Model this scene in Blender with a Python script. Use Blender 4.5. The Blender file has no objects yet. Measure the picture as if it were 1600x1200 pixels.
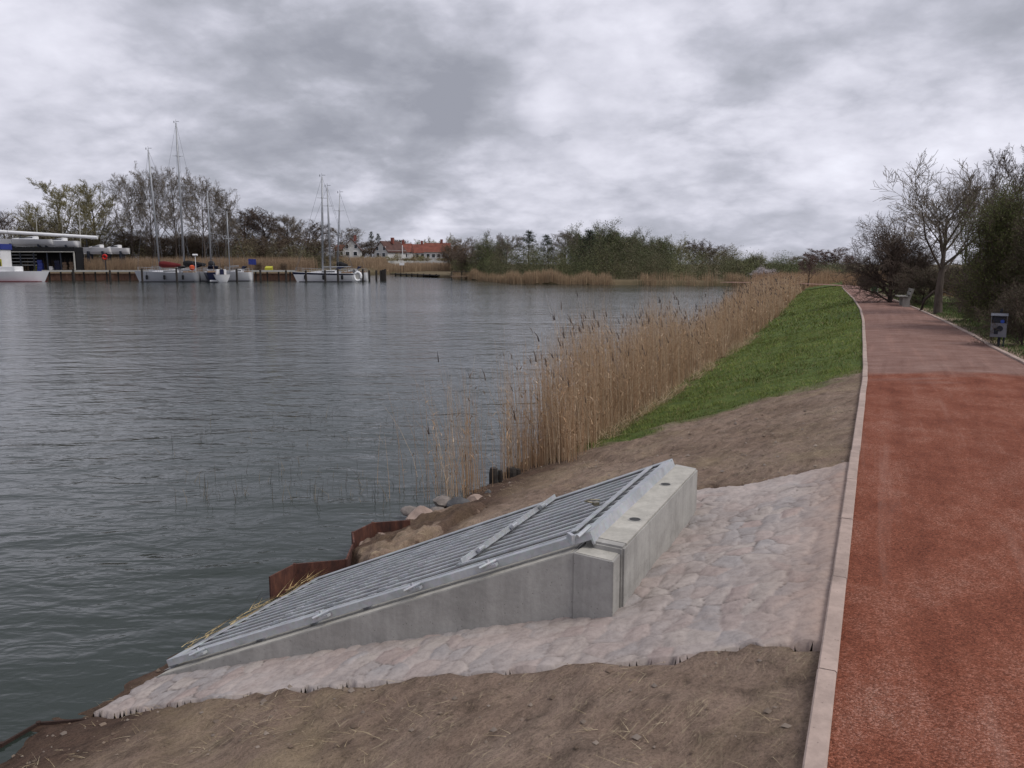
import bpy, bmesh, math, random
import numpy as np
from mathutils import Vector, Matrix

# ------------------------------------------------------------------ camera
W0, H0, FPX, YH, CH = 1600, 1200, 1250.0, 412.0, 2.7     # photo size, focal length in px, horizon row, eye height over water
PITCH = math.atan((600 - YH) / FPX)
sc = bpy.context.scene
cam_d = bpy.data.cameras.new('camera'); cam = bpy.data.objects.new('camera', cam_d)
sc.collection.objects.link(cam); sc.camera = cam
cam_d.sensor_width = 36; cam_d.lens = 36 * FPX / W0
cam_d.clip_start = 0.05; cam_d.clip_end = 6000
cam.location = (0, 0, CH); cam.rotation_euler = (math.pi / 2 - PITCH, 0, 0)

# ------------------------------------------------------------------ light
SUN_EL, SUN_AZ = math.radians(55), math.radians(115)       # azimuth from +Y towards +X
sun_d = bpy.data.lights.new('sun', 'SUN'); sun_d.energy = 1.5; sun_d.angle = math.radians(25); sun_d.color = (1, .96, .9)
sun = bpy.data.objects.new('sun', sun_d); sc.collection.objects.link(sun)
sd = Vector((math.sin(SUN_AZ) * math.cos(SUN_EL), math.cos(SUN_AZ) * math.cos(SUN_EL), math.sin(SUN_EL)))
sun.rotation_euler = sd.to_track_quat('Z', 'Y').to_euler()
sc.view_settings.view_transform = 'Standard'; sc.view_settings.look = 'None'
sc.view_settings.exposure = 0.42; sc.view_settings.gamma = 1


def ray(x, y):
    a = x - W0 / 2; b = H0 / 2 - y
    return np.array([a, FPX * math.cos(PITCH) + b * math.sin(PITCH), -FPX * math.sin(PITCH) + b * math.cos(PITCH)])


def P(x, y, z):                       # point of the level z seen at a photo position
    r = ray(x, y); t = (z - CH) / r[2]
    return Vector((r[0] * t, r[1] * t, z))


def D(x, y, d):                       # point at forward distance d
    r = ray(x, y); t = d / r[1]
    return Vector((r[0] * t, d, CH + r[2] * t))


class NT:
    """small node-tree writer"""
    def __init__(s, tree): s.t = tree; s.n = tree.nodes; s.l = tree.links
    def node(s, kind, **kw):
        n = s.n.new(kind)
        for k, v in kw.items():
            if k.startswith('i_'): s.set(n.inputs[k[2:].replace('_', ' ')], v)
            elif k.startswith('x_'): s.set(n.inputs[int(k[2:])], v)
            else: setattr(n, k, v)
        return n
    def set(s, sock, v):
        if isinstance(v, bpy.types.NodeSocket): s.l.new(v, sock)
        else:
            if isinstance(v, (tuple, list)) and len(v) == 3 and sock.type == 'RGBA': v = (*v, 1)
            sock.default_value = v
    def math(s, op, a, b=0.0, clamp=False):
        n = s.node('ShaderNodeMath', operation=op, use_clamp=clamp); s.set(n.inputs[0], a); s.set(n.inputs[1], b); return n.outputs[0]
    def noise(s, vec, scale, detail=4, rough=.5, dist=0.0):
        n = s.node('ShaderNodeTexNoise'); s.set(n.inputs['Vector'], vec)
        n.inputs['Scale'].default_value = scale; n.inputs['Detail'].default_value = detail
        n.inputs['Roughness'].default_value = rough; n.inputs['Distortion'].default_value = dist
        return n.outputs['Fac']
    def ramp(s, fac, stops):
        n = s.node('ShaderNodeValToRGB'); s.set(n.inputs[0], fac); e = n.color_ramp.elements
        while len(e) < len(stops): e.new(.5)
        for q, (p, c) in zip(e, stops):
            q.position = p; q.color = (*c, 1) if not isinstance(c, (int, float)) else (c, c, c, 1)
        return n.outputs[0]
    def mix(s, fac, a, b, mode='MIX'):
        n = s.node('ShaderNodeMix', data_type='RGBA', blend_type=mode)
        s.set(n.inputs[0], fac); s.set(n.inputs[6], a); s.set(n.inputs[7], b); return n.outputs[2]
    def mapping(s, vec, scale=(1, 1, 1), rot=(0, 0, 0), loc=(0, 0, 0)):
        n = s.node('ShaderNodeMapping'); s.set(n.inputs[0], vec)
        n.inputs[1].default_value = loc; n.inputs[2].default_value = rot; n.inputs[3].default_value = scale; return n.outputs[0]
    def rmap(s, vec, scale, deg):          # turn first, then stretch: streaks run along the turned y axis
        return s.mapping(s.mapping(vec, (1, 1, 1), (0, 0, math.radians(deg))), scale)
    def bump(s, h, strength=.5, dist=.02, normal=None):
        n = s.node('ShaderNodeBump'); n.inputs['Strength'].default_value = strength; n.inputs['Distance'].default_value = dist
        s.set(n.inputs['Height'], h)
        if normal is not None: s.l.new(normal, n.inputs['Normal'])
        return n.outputs[0]


# ------------------------------------------------------------------ overcast sky
wd = bpy.data.worlds.new('World'); sc.world = wd; wd.use_nodes = True
w = NT(wd.node_tree); w.n.clear()
tc = w.node('ShaderNodeTexCoord').outputs['Generated']
sep = w.node('ShaderNodeSeparateXYZ', x_0=tc)
zc = w.math('ADD', w.math('MAXIMUM', sep.outputs[2], 0.0), .34)
ux = w.math('DIVIDE', sep.outputs[0], zc); uy = w.math('DIVIDE', sep.outputs[1], zc)
uv = w.node('ShaderNodeCombineXYZ', x_0=ux, x_1=uy, x_2=0.0).outputs[0]
uvm = w.mapping(uv, (1.5, 1.5, 1), (0, 0, .12), (3.1, 1.7, 0))
n1 = w.noise(uvm, 1.15, 2, .5, .1)
n2 = w.noise(uvm, 2.5, 9, .56, .15)
n3 = w.noise(w.mapping(uv, (1, 1, 1), (0, 0, .2), (9, 4, 2)), 11, 5, .55, .1)
bil = w.math('MULTIPLY', w.math('ABSOLUTE', w.math('SUBTRACT', w.noise(w.mapping(uv, (1.5, 1.5, 1), (0, 0, -.1), (2, 8, 1)), 3.2, 5, .5, .15), .5)), 2.0)
base = w.math('ADD', -.045, w.math('ADD', w.math('MULTIPLY', n1, .45), w.math('ADD', w.math('MULTIPLY', n2, .66), w.math('ADD', w.math('MULTIPLY', n3, .14), w.math('MULTIPLY', bil, .24)))))


def blob(px, py, width, amount):      # a broad darker or brighter cloud mass in one direction of the sky
    global base
    d = Vector(ray(px, py)).normalized()
    dt = w.node('ShaderNodeVectorMath', operation='DISTANCE'); w.l.new(tc, dt.inputs[0]); dt.inputs[1].default_value = d
    wob = w.math('ADD', dt.outputs['Value'], w.math('MULTIPLY', w.math('SUBTRACT', n2, .5), .28))
    f = w.math('SUBTRACT', 1.0, w.math('DIVIDE', wob, width), True)
    f = w.math('MULTIPLY', w.math('MULTIPLY', f, f), amount)
    base = w.math('ADD', base, f)


blob(600, 80, .42, -.20); blob(450, 120, .30, -.14); blob(690, 170, .18, -.10); blob(1170, 140, .14, -.12); blob(760, 150, .11, -.1)
blob(850, 165, .12, .16); blob(1040, 70, .30, .12); blob(60, 90, .25, .16); blob(1450, 190, .28, .16)
blob(1500, 20, .2, -.12); blob(830, 250, .2, .1)
ccol = w.ramp(base, [(.30, (.245, .255, .30)), (.46, (.31, .32, .37)), (.58, (.40, .407, .47)), (.70, (.53, .532, .605)), (.88, (.69, .69, .77))])
sky = w.node('ShaderNodeTexSky', sky_type='NISHITA', sun_disc=False, sun_elevation=SUN_EL, sun_rotation=SUN_AZ)
skyc = w.mix(1.0, sky.outputs[0], (.1, .1, .1), 'MULTIPLY')
cover = w.ramp(base, [(.80, 1.0), (1.05, .86)])
# below the skyline the world is dull ground colour
col = w.mix(cover, skyc, ccol)
low = w.math('MULTIPLY', w.math('ADD', sep.outputs[2], .03), 20.0, True)
col = w.mix(low, (.12, .12, .12), col)
bg = w.node('ShaderNodeBackground', i_Color=col, i_Strength=1.0)
w.l.new(bg.outputs[0], w.node('ShaderNodeOutputWorld').inputs[0])

# ------------------------------------------------------------------ helpers
C = sc.collection
R = random.Random(5)
rng = np.random.default_rng(11)


def tag(o, label=None, cat=None, group=None, kind=None):
    if label: o['label'] = label
    if cat: o['category'] = cat
    if group: o['group'] = group
    if kind: o['kind'] = kind
    return o


def empty(name, loc, rz=0.0):
    o = bpy.data.objects.new(name, None); C.objects.link(o); o.location = loc; o.rotation_euler = (0, 0, rz); o.empty_display_size = .2
    return o


class MB:
    """collects faces, then links them as one mesh object"""
    def __init__(s): s.v = []; s.f = []
    def add(s, vs, fs):
        o = len(s.v); s.v.extend([tuple(q) for q in vs]); s.f.extend([tuple(i + o for i in f) for f in fs]); return s
    def box(s, c, size, rz=0.0, ax=None):
        x, y, z = size[0] / 2, size[1] / 2, size[2] / 2
        vs = [Vector((i * x, j * y, k * z)) for i in (-1, 1) for j in (-1, 1) for k in (-1, 1)]
        m = Matrix.Rotation(rz, 3, 'Z') if ax is None else ax
        return s.add([m @ q + Vector(c) for q in vs], [(0, 1, 3, 2), (4, 6, 7, 5), (0, 4, 5, 1), (2, 3, 7, 6), (0, 2, 6, 4), (1, 5, 7, 3)])
    def beam(s, a, b, wd_, ht, up=(0, 0, 1)):            # rectangular bar from a to b
        a = Vector(a); b = Vector(b); d = b - a; L = d.length
        if L < 1e-6: return s
        d /= L; side = d.cross(Vector(up)).normalized(); u = side.cross(d)
        m = Matrix((d, side, u)).transposed()
        return s.box((a + b) / 2, (L, wd_, ht), ax=m)
    def tube(s, pts, rad, n=6, cap=True):
        pts = [Vector(p) for p in pts]
        if not hasattr(rad, '__len__'): rad = [rad] * len(pts)
        o = len(s.v); ref = Vector((0.13, .27, 1)).normalized()
        for i, p in enumerate(pts):
            d = (pts[min(i + 1, len(pts) - 1)] - pts[max(i - 1, 0)]).normalized()
            rf = ref if abs(d.dot(ref)) < .95 else Vector((1, 0, 0))
            e1 = d.cross(rf).normalized(); e2 = d.cross(e1)
            for k in range(n):
                a = 2 * math.pi * k / n
                s.v.append(tuple(p + (e1 * math.cos(a) + e2 * math.sin(a)) * rad[i]))
        for i in range(len(pts) - 1):
            for k in range(n):
                k2 = (k + 1) % n
                s.f.append((o + i * n + k, o + i * n + k2, o + (i + 1) * n + k2, o + (i + 1) * n + k))
        if cap:
            s.f.append(tuple(o + k for k in range(n))[::-1]); s.f.append(tuple(o + (len(pts) - 1) * n + k for k in range(n)))
        return s
    def prism(s, poly, z0, z1):          # poly of (x,y); z may be scalars or lists
        n = len(poly); z0 = z0 if hasattr(z0, '__len__') else [z0] * n; z1 = z1 if hasattr(z1, '__len__') else [z1] * n
        vs = [(p[0], p[1], z) for p, z in zip(poly, z0)] + [(p[0], p[1], z) for p, z in zip(poly, z1)]
        area = sum(poly[i][0] * poly[(i + 1) % n][1] - poly[(i + 1) % n][0] * poly[i][1] for i in range(n))
        fs = [tuple(range(n))[::-1], tuple(range(n, 2 * n))] + [(i, (i + 1) % n, n + (i + 1) % n, n + i) for i in range(n)]
        if area < 0: fs = [f[::-1] for f in fs]
        return s.add(vs, fs)
    def build(s, name, m, parent=None, smooth=False, bevel=0.0):
        me = bpy.data.meshes.new(name); me.from_pydata(s.v, [], s.f); me.materials.append(m)
        if bevel or smooth is True:
            bm = bmesh.new(); bm.from_mesh(me)
            bmesh.ops.recalc_face_normals(bm, faces=bm.faces)
            if bevel: bmesh.ops.bevel(bm, geom=list(bm.edges), offset=bevel, segments=2, affect='EDGES', clamp_overlap=True)
            bm.to_mesh(me); bm.free()
        if smooth: me.polygons.foreach_set('use_smooth', [True] * len(me.polygons))
        o = bpy.data.objects.new(name, me); C.objects.link(o)
        if parent: o.parent = parent
        return o


def np_mesh(name, verts, faces, mats, cols=None, smooth=False, attr='Col', parent=None, matidx=None):
    """fast mesh from arrays: faces is (n,3) or (n,4)"""
    me = bpy.data.meshes.new(name); nv, (nf, k) = len(verts), faces.shape
    me.vertices.add(nv); me.vertices.foreach_set('co', np.asarray(verts, dtype=np.float32).ravel())
    me.loops.add(nf * k); me.loops.foreach_set('vertex_index', faces.astype(np.int32).ravel())
    me.polygons.add(nf); me.polygons.foreach_set('loop_start', np.arange(nf, dtype=np.int32) * k)
    me.polygons.foreach_set('loop_total', np.full(nf, k, dtype=np.int32))
    if smooth: me.polygons.foreach_set('use_smooth', np.ones(nf, dtype=bool))
    for m in mats: me.materials.append(m)
    if matidx is not None: me.polygons.foreach_set('material_index', np.asarray(matidx, dtype=np.int32))
    me.update(calc_edges=True)
    if cols is not None:
        a = me.color_attributes.new(attr, 'FLOAT_COLOR', 'POINT')
        c4 = np.ones((nv, 4), dtype=np.float32); c4[:, :3] = cols if cols.ndim == 2 else cols[:, None]
        a.data.foreach_set('color', c4.ravel())
    me.validate()
    o = bpy.data.objects.new(name, me); C.objects.link(o)
    if parent: o.parent = parent
    return o


def hsh(i, j, s):
    v = np.sin(i * 127.1 + j * 311.7 + s * 74.7) * 43758.5453
    return v - np.floor(v)


def vnoise(x, y, s=0):
    xi, yi = np.floor(x), np.floor(y); fx, fy = x - xi, y - yi
    fx = fx * fx * (3 - 2 * fx); fy = fy * fy * (3 - 2 * fy)
    a = hsh(xi, yi, s); b = hsh(xi + 1, yi, s); c = hsh(xi, yi + 1, s); d = hsh(xi + 1, yi + 1, s)
    return (a * (1 - fx) + b * fx) * (1 - fy) + (c * (1 - fx) + d * fx) * fy


def fbm(x, y, o=4, s=0):
    r = 0; a = .5; t = 0
    for k in range(o):
        r = r + a * vnoise(x * 2 ** k + 13.7 * k, y * 2 ** k - 7.3 * k, s + k); t += a; a *= .5
    return r / t


def inside(px, py, poly):
    n = len(poly); r = np.zeros(px.shape, bool)
    for i in range(n):
        x1, y1 = poly[i]; x2, y2 = poly[(i + 1) % n]
        c = ((y1 > py) != (y2 > py)) & (px < (x2 - x1) * (py - y1) / (y2 - y1 + 1e-12) + x1)
        r ^= c
    return r


# ------------------------------------------------------------------ materials
def pbr(name, col, rough=.8, metal=0.0, spec=.3, bump=None, var=0.0, vscale=3.0, coat=0.0):
    m = bpy.data.materials.new(name); m.use_nodes = True; t = NT(m.node_tree); b = t.n['Principled BSDF']
    b.inputs['Roughness'].default_value = rough; b.inputs['Metallic'].default_value = metal
    b.inputs['Specular IOR Level'].default_value = spec; b.inputs['Coat Weight'].default_value = coat
    oc = t.node('ShaderNodeTexCoord').outputs['Object']
    if var:
        f = t.noise(oc, vscale, 6, .6)
        lo = tuple(c * (1 - var) for c in col); hi = tuple(min(1, c * (1 + var)) for c in col)
        t.set(b.inputs['Base Color'], t.ramp(f, [(.3, lo), (.7, hi)]))
    else: b.inputs['Base Color'].default_value = (*col, 1)
    if bump: t.set(b.inputs['Normal'], t.bump(t.noise(oc, bump[0], 5, .6), bump[1], bump[2]))
    return m


def attr_mat(name, rough=.85, mult=(1, 1, 1), spec=.2, trans=0.0):
    m = bpy.data.materials.new(name); m.use_nodes = True; t = NT(m.node_tree); b = t.n['Principled BSDF']
    a = t.node('ShaderNodeVertexColor', layer_name='Col').outputs[0]
    c = t.mix(1.0, a, mult, 'MULTIPLY'); t.set(b.inputs['Base Color'], c)
    b.inputs['Roughness'].default_value = rough; b.inputs['Specular IOR Level'].default_value = spec
    return m


def m_concrete(name='concrete', tone=(.27, .265, .245), dark=.7):
    m = bpy.data.materials.new(name); m.use_nodes = True; t = NT(m.node_tree); b = t.n['Principled BSDF']
    oc = t.node('ShaderNodeTexCoord').outputs['Object']
    big = t.noise(t.mapping(oc, (1, 1, 1.6)), 2.2, 6, .62, .6)
    fine = t.noise(oc, 38, 6, .7)
    c1 = t.ramp(big, [(.28, tuple(c * dark for c in tone)), (.5, tone), (.72, tuple(c * 1.16 for c in tone))])
    c2 = t.mix(.35, c1, t.ramp(fine, [(.3, .5), (.7, .95)]), 'MULTIPLY')
    pores = t.node('ShaderNodeTexVoronoi', feature='F1'); t.set(pores.inputs['Vector'], oc); pores.inputs['Scale'].default_value = 30
    pm = t.ramp(pores.outputs['Distance'], [(.07, .35), (.13, 1.0)])
    drip = t.noise(t.mapping(oc, (7, 7, .7)), 1.6, 5, .6)
    dr = t.ramp(drip, [(.42, .72), (.58, 1.0)])
    c3 = t.mix(.5, c2, dr, 'MULTIPLY'); c3 = t.mix(.55, c3, pm, 'MULTIPLY')
    t.set(b.inputs['Base Color'], c3); b.inputs['Roughness'].default_value = .85; b.inputs['Specular IOR Level'].default_value = .25
    t.set(b.inputs['Normal'], t.bump(t.math('ADD', fine, t.math('MULTIPLY', pm, .6)), .35, .006))
    return m


def m_soil():
    m = bpy.data.materials.new('soil'); m.use_nodes = True; t = NT(m.node_tree); b = t.n['Principled BSDF']
    oc = t.node('ShaderNodeTexCoord').outputs['Object']; a = t.node('ShaderNodeVertexColor', layer_name='Col').outputs[0]
    sp = t.node('ShaderNodeSeparateColor', x_0=a); grass = sp.outputs[0]; wet = sp.outputs[1]
    big = t.noise(oc, 1.3, 6, .6, .3); mid = t.noise(oc, 9, 7, .68); fine = t.noise(oc, 70, 6, .75)
    c = t.ramp(big, [(.3, (.185, .130, .097)), (.5, (.262, .188, .144)), (.72, (.325, .245, .193))])
    c = t.mix(.85, c, t.ramp(mid, [(.32, .42), (.5, .9), (.7, 1.0)]), 'MULTIPLY')
    c = t.mix(.6, c, t.ramp(t.noise(t.rmap(oc, (4.2, 1.0, 1), 36), 2.4, 6, .7, .4), [(.35, .5), (.55, 1.0)]), 'MULTIPLY')
    c = t.mix(t.ramp(t.noise(oc, .9, 6, .7, .3), [(.5, 0.0), (.68, .55)]), c, (.30, .235, .15))
    c = t.mix(.8, c, t.ramp(fine, [(.3, .42), (.55, 1.0), (.75, 1.0)]), 'MULTIPLY')
    # straw fibres worked into the soil: long thin streaks following the slope
    st = t.noise(t.rmap(oc, (95, 9, 9), 48), 1.0, 4, .6, .8)
    st2 = t.noise(t.rmap(oc, (95, 9, 9), 12), 1.0, 4, .6, .8)
    sm = t.math('MULTIPLY', t.ramp(st, [(.56, 0.0), (.68, 1.0)]), t.ramp(t.noise(oc, 2.7, 4, .6), [(.42, 0.0), (.62, .8)]))
    sm2 = t.math('MULTIPLY', t.ramp(st2, [(.60, 0.0), (.70, 1.0)]), .45)
    c = t.mix(sm, c, (.37, .30, .205)); c = t.mix(sm2, c, (.34, .275, .185))
    gr = t.ramp(t.noise(oc, 5.5, 6, .65), [(.3, (.05, .068, .022)), (.55, (.085, .118, .032)), (.75, (.13, .13, .055))])
    c = t.mix(grass, c, gr)
    c = t.mix(t.math('MULTIPLY', wet, .85), c, t.mix(1.0, c, (.30, .25, .24), 'MULTIPLY'))
    t.set(b.inputs['Base Color'], c); b.inputs['Roughness'].default_value = .95; b.inputs['Specular IOR Level'].default_value = .12
    h = t.math('ADD', t.math('MULTIPLY', mid, 1.6), t.math('ADD', t.math('MULTIPLY', fine, .35), t.math('MULTIPLY', st, .35)))
    t.set(b.inputs['Normal'], t.bump(h, .9, .022))
    return m


def m_path():
    m = bpy.data.materials.new('red_gravel'); m.use_nodes = True; t = NT(m.node_tree); b = t.n['Principled BSDF']
    oc = t.node('ShaderNodeTexCoord').outputs['Object']; a = t.node('ShaderNodeVertexColor', layer_name='Col').outputs[0]
    old = t.node('ShaderNodeSeparateColor', x_0=a).outputs[0]
    big = t.noise(t.rmap(oc, (1.4, .8, 1), 24.4), 1.9, 9, .76, .1)
    c = t.ramp(big, [(.34, (.155, .048, .028)), (.5, (.215, .073, .043)), (.62, (.245, .095, .060)), (.76, (.29, .15, .108))])
    # fresh chips
    v = t.node('ShaderNodeTexVoronoi', feature='F1'); t.set(v.inputs['Vector'], oc); v.inputs['Scale'].default_value = 165
    chip = t.node('ShaderNodeSeparateColor', x_0=v.outputs['Color']).outputs[0]
    cv = t.ramp(chip, [(.0, (.42, .40, .40)), (.5, (.95, .93, .92)), (.82, (1.15, 1.12, 1.1)), (.93, (1.55, 1.6, 1.65))])
    c = t.mix(.85, c, cv, 'MULTIPLY')
    pale = t.math('MULTIPLY', t.ramp(big, [(.46, 0.0), (.72, 1.0)]), t.ramp(chip, [(.66, 0.0), (.84, .5)]))
    c = t.mix(pale, c, (.40, .26, .22))
    oldc = t.ramp(t.noise(t.mapping(oc, (.8, 1.6, 1), (0, 0, math.radians(-24))), 1.8, 7, .65), [(.3, (.17, .09, .07)), (.52, (.225, .135, .112)), (.75, (.28, .185, .155))])
    oldc = t.mix(.5, oldc, cv, 'MULTIPLY')
    c = t.mix(old, c, oldc)
    tr = t.noise(t.rmap(oc, (4.5, .22, 1), 24.4), 1.0, 5, .62, .25)
    c = t.mix(t.ramp(tr, [(.38, .4), (.48, 0.0)]), c, t.mix(1.0, c, (.72, .66, .64), 'MULTIPLY'))
    c = t.mix(t.ramp(tr, [(.56, 0.0), (.68, .3)]), c, (.33, .19, .15))
    t.set(b.inputs['Base Color'], c); b.inputs['Roughness'].default_value = .92; b.inputs['Specular IOR Level'].default_value = .15
    h = t.math('ADD', t.math('MULTIPLY', v.outputs['Distance'], -.5), t.math('MULTIPLY', t.noise(oc, 7, 6, .6), 1.3))
    t.set(b.inputs['Normal'], t.bump(h, .75, .012))
    return m


def m_paving():
    m = bpy.data.materials.new('mortared_stone'); m.use_nodes = True; t = NT(m.node_tree); b = t.n['Principled BSDF']
    oc = t.node('ShaderNodeTexCoord').outputs['Object']; a = t.node('ShaderNodeVertexColor', layer_name='Col').outputs[0]
    n = t.noise(oc, 24, 7, .7); big = t.noise(oc, 3.4, 5, .6)
    c = t.mix(.6, a, t.ramp(n, [(.3, .55), (.55, .98), (.75, 1.0)]), 'MULTIPLY')
    c = t.mix(t.ramp(big, [(.4, 0.0), (.7, .65)]), c, t.ramp(n, [(.3, (.20, .16, .145)), (.7, (.335, .285, .26))]))
    t.set(b.inputs['Base Color'], c); b.inputs['Roughness'].default_value = .88; b.inputs['Specular IOR Level'].default_value = .2
    t.set(b.inputs['Normal'], t.bump(t.math('ADD', n, t.math('MULTIPLY', t.noise(oc, 90, 4, .7), .4)), .55, .012))
    return m


def m_water():
    m = bpy.data.materials.new('lake_water'); m.use_nodes = True; t = NT(m.node_tree); b = t.n['Principled BSDF']
    oc = t.node('ShaderNodeTexCoord').outputs['Object']
    b.inputs['Base Color'].default_value = (.022, .030, .025, 1)
    b.inputs['Roughness'].default_value = .10; b.inputs['IOR'].default_value = 1.333; b.inputs['Specular IOR Level'].default_value = .5
    rot = math.radians(6)
    w1 = t.noise(t.mapping(oc, (.62, 1.3, 1), (0, 0, rot)), 1.0, 3, .5, .5)
    w2 = t.noise(t.mapping(oc, (2.3, 4.8, 1), (0, 0, -rot)), 1.0, 3, .5, .5)
    w3 = t.noise(t.mapping(oc, (7, 13, 1), (0, 0, rot * 2)), 1.0, 2, .5, .2)
    # gusts: patches where the ripples stand out more
    g = t.ramp(t.noise(t.mapping(oc, (.05, .11, 1)), 1.0, 4, .6, .4), [(.35, .55), (.65, 1.15)])
    h = t.math('ADD', t.math('MULTIPLY', w1, .078), t.math('ADD', t.math('MULTIPLY', w2, .026), t.math('MULTIPLY', w3, .006)))
    h = t.math('MULTIPLY', h, g)
    bn = t.node('ShaderNodeBump'); bn.inputs['Strength'].default_value = 1.0; bn.inputs['Distance'].default_value = 1.0; t.set(bn.inputs['Height'], h)
    t.set(b.inputs['Normal'], bn.outputs[0])
    return m


def m_rust():
    m = bpy.data.materials.new('rusty_steel'); m.use_nodes = True; t = NT(m.node_tree); b = t.n['Principled BSDF']
    oc = t.node('ShaderNodeTexCoord').outputs['Object']; n = t.noise(t.mapping(oc, (3, 3, 1)), 5, 7, .65)
    t.set(b.inputs['Base Color'], t.ramp(n, [(.3, (.028, .012, .010)), (.5, (.075, .027, .018)), (.7, (.14, .055, .033))]))
    b.inputs['Roughness'].default_value = .9; t.set(b.inputs['Normal'], t.bump(n, .5, .01)); return m


def m_galv():
    m = bpy.data.materials.new('galvanised_steel'); m.use_nodes = True; t = NT(m.node_tree); b = t.n['Principled BSDF']
    oc = t.node('ShaderNodeTexCoord').outputs['Object']
    v = t.node('ShaderNodeTexVoronoi', feature='F1'); t.set(v.inputs['Vector'], t.mapping(oc, (1, 1, 1))); v.inputs['Scale'].default_value = 40
    n = t.noise(oc, 6, 6, .65)
    c = t.mix(.14, t.ramp(n, [(.3, (.33, .37, .41)), (.7, (.50, .535, .57))]), v.outputs['Color'], 'SOFT_LIGHT')
    hs = t.node('ShaderNodeHueSaturation', i_Saturation=.45, i_Color=c)
    t.set(b.inputs['Base Color'], hs.outputs[0]); b.inputs['Metallic'].default_value = .55
    t.set(b.inputs['Roughness'], t.ramp(n, [(.3, .42), (.7, .62)])); return m


def m_bark(name, lo, hi, scale=12):
    m = bpy.data.materials.new(name); m.use_nodes = True; t = NT(m.node_tree); b = t.n['Principled BSDF']
    oc = t.node('ShaderNodeTexCoord').outputs['Object']; n = t.noise(t.mapping(oc, (3, 3, .8)), scale, 5, .65)
    t.set(b.inputs['Base Color'], t.ramp(n, [(.3, lo), (.7, hi)])); b.inputs['Roughness'].default_value = .95
    b.inputs['Specular IOR Level'].default_value = .1
    return m


def m_plain_ground(name, stops, scale):
    m = bpy.data.materials.new(name); m.use_nodes = True; t = NT(m.node_tree); b = t.n['Principled BSDF']
    oc = t.node('ShaderNodeTexCoord').outputs['Object']; n = t.noise(oc, scale, 8, .65, .3)
    t.set(b.inputs['Base Color'], t.ramp(n, stops)); b.inputs['Roughness'].default_value = .95; b.inputs['Specular IOR Level'].default_value = .1
    t.set(b.inputs['Normal'], t.bump(t.noise(oc, scale * 12, 5, .7), .8, .05)); return m


M = dict(
    concrete=m_concrete('concrete', (.40, .388, .365), .76), cap=m_concrete('smooth_concrete', (.45, .43, .385), .86),
    kerb=m_concrete('kerb_concrete', (.42, .325, .28), .68), soil=m_soil(), path=m_path(), paving=m_paving(),
    water=m_water(), rust=m_rust(), galv=m_galv(),
    far=m_plain_ground('far_meadow', [(.3, (.07, .06, .033)), (.5, (.12, .095, .058)), (.7, (.17, .13, .08))], .25),
    hole=pbr('dark_recess', (.05, .05, .05), .9), dark_metal=pbr('dark_metal', (.03, .035, .05), .5, .3),
    straw=attr_mat('dry_straw'), reed=attr_mat('dry_reed'), grass=attr_mat('grass_blade', .7),
    rock=pbr('boulder', (.19, .165, .15), .9, bump=(14, .6, .02), var=.45, vscale=7),
    wood=pbr('weathered_post', (.035, .03, .027), .9, bump=(20, .6, .02), var=.5, vscale=9),
    deck=pbr('pale_deck_edge', (.42, .41, .38), .8, var=.15, vscale=1),
    white=pbr('white_gelcoat', (.74, .74, .75), .3, var=.06, vscale=.8), grey=pbr('grey_hull_paint', (.36, .37, .40), .35, var=.08, vscale=.8),
    navy=pbr('navy_paint', (.012, .015, .045), .3), black=pbr('black_canvas_and_shade', (.010, .010, .012), .8, var=.3),  # black is canvas, and also the painted shade inside the boat shed
    red=pbr('dark_red_canvas', (.11, .012, .014), .85, var=.2), orange=pbr('orange_plastic', (.55, .085, .03), .5),
    bright_red=pbr('red_plastic', (.45, .02, .015), .5), blue=pbr('blue_tarp', (.03, .045, .22), .6, var=.2),
    alu=pbr('mast_aluminium', (.34, .35, .37), .45, .3), wire=pbr('stay_wire', (.16, .165, .18), .5, .4),
    glass=pbr('dark_glass', (.02, .025, .03), .08, spec=.6), teak=pbr('deck_teak', (.22, .15, .10), .7),
    yellow=pbr('yellow_plastic', (.40, .38, .04), .6), anti=pbr('antifouling', (.02, .02, .025), .7),
    plaster=pbr('white_plaster', (.50, .50, .49), .9, var=.12, vscale=.6), brick=pbr('red_brick', (.20, .07, .055), .9, var=.25, vscale=2),
    redtile=pbr('red_roof_tiles', (.16, .052, .036), .85, var=.3, vscale=.8), browntile=pbr('brown_roof_tiles', (.085, .045, .038), .85, var=.3, vscale=.9),
    bin=pbr('grey_bin_sheet', (.16, .165, .19), .45, .4, var=.15, vscale=4), bin_in=pbr('bin_dark_inside', (.018, .02, .03), .7),
    binblue=pbr('blue_sticker', (.02, .06, .32), .5),
    bark=m_bark('grey_brown_bark', (.05, .04, .034), (.13, .105, .09)), darkbark=m_bark('dark_bark', (.03, .023, .02), (.075, .058, .05)),
    twig=m_bark('twigs', (.12, .10, .08), (.20, .17, .14)), olivetwig=m_bark('olive_twigs', (.16, .14, .075), (.26, .235, .13)), darktwig=m_bark('dark_twigs', (.07, .052, .044), (.125, .095, .078)),
    redtwig=m_bark('reddish_twigs', (.13, .09, .08), (.22, .15, .135)), birch=m_bark('birch_bark', (.16, .15, .14), (.34, .33, .31)),
    leaf=attr_mat('leaf_buds', .7), benchw=pbr('weathered_pale_wood', (.24, .23, .21), .85, var=.25, vscale=4), oldrust=pbr('muddy_old_steel', (.035, .02, .016), .95, bump=(12, .6, .02), var=.5, vscale=5),
)

# ------------------------------------------------------------------ the dike: kerb line, bank, path
def zp(d): return 1.2 - .006 * min(max(d, 0), 70)


def edge_pt(x, y):
    z = 1.2
    for _ in range(12): p = P(x, y, z); z = zp(p.y)
    return p


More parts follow.
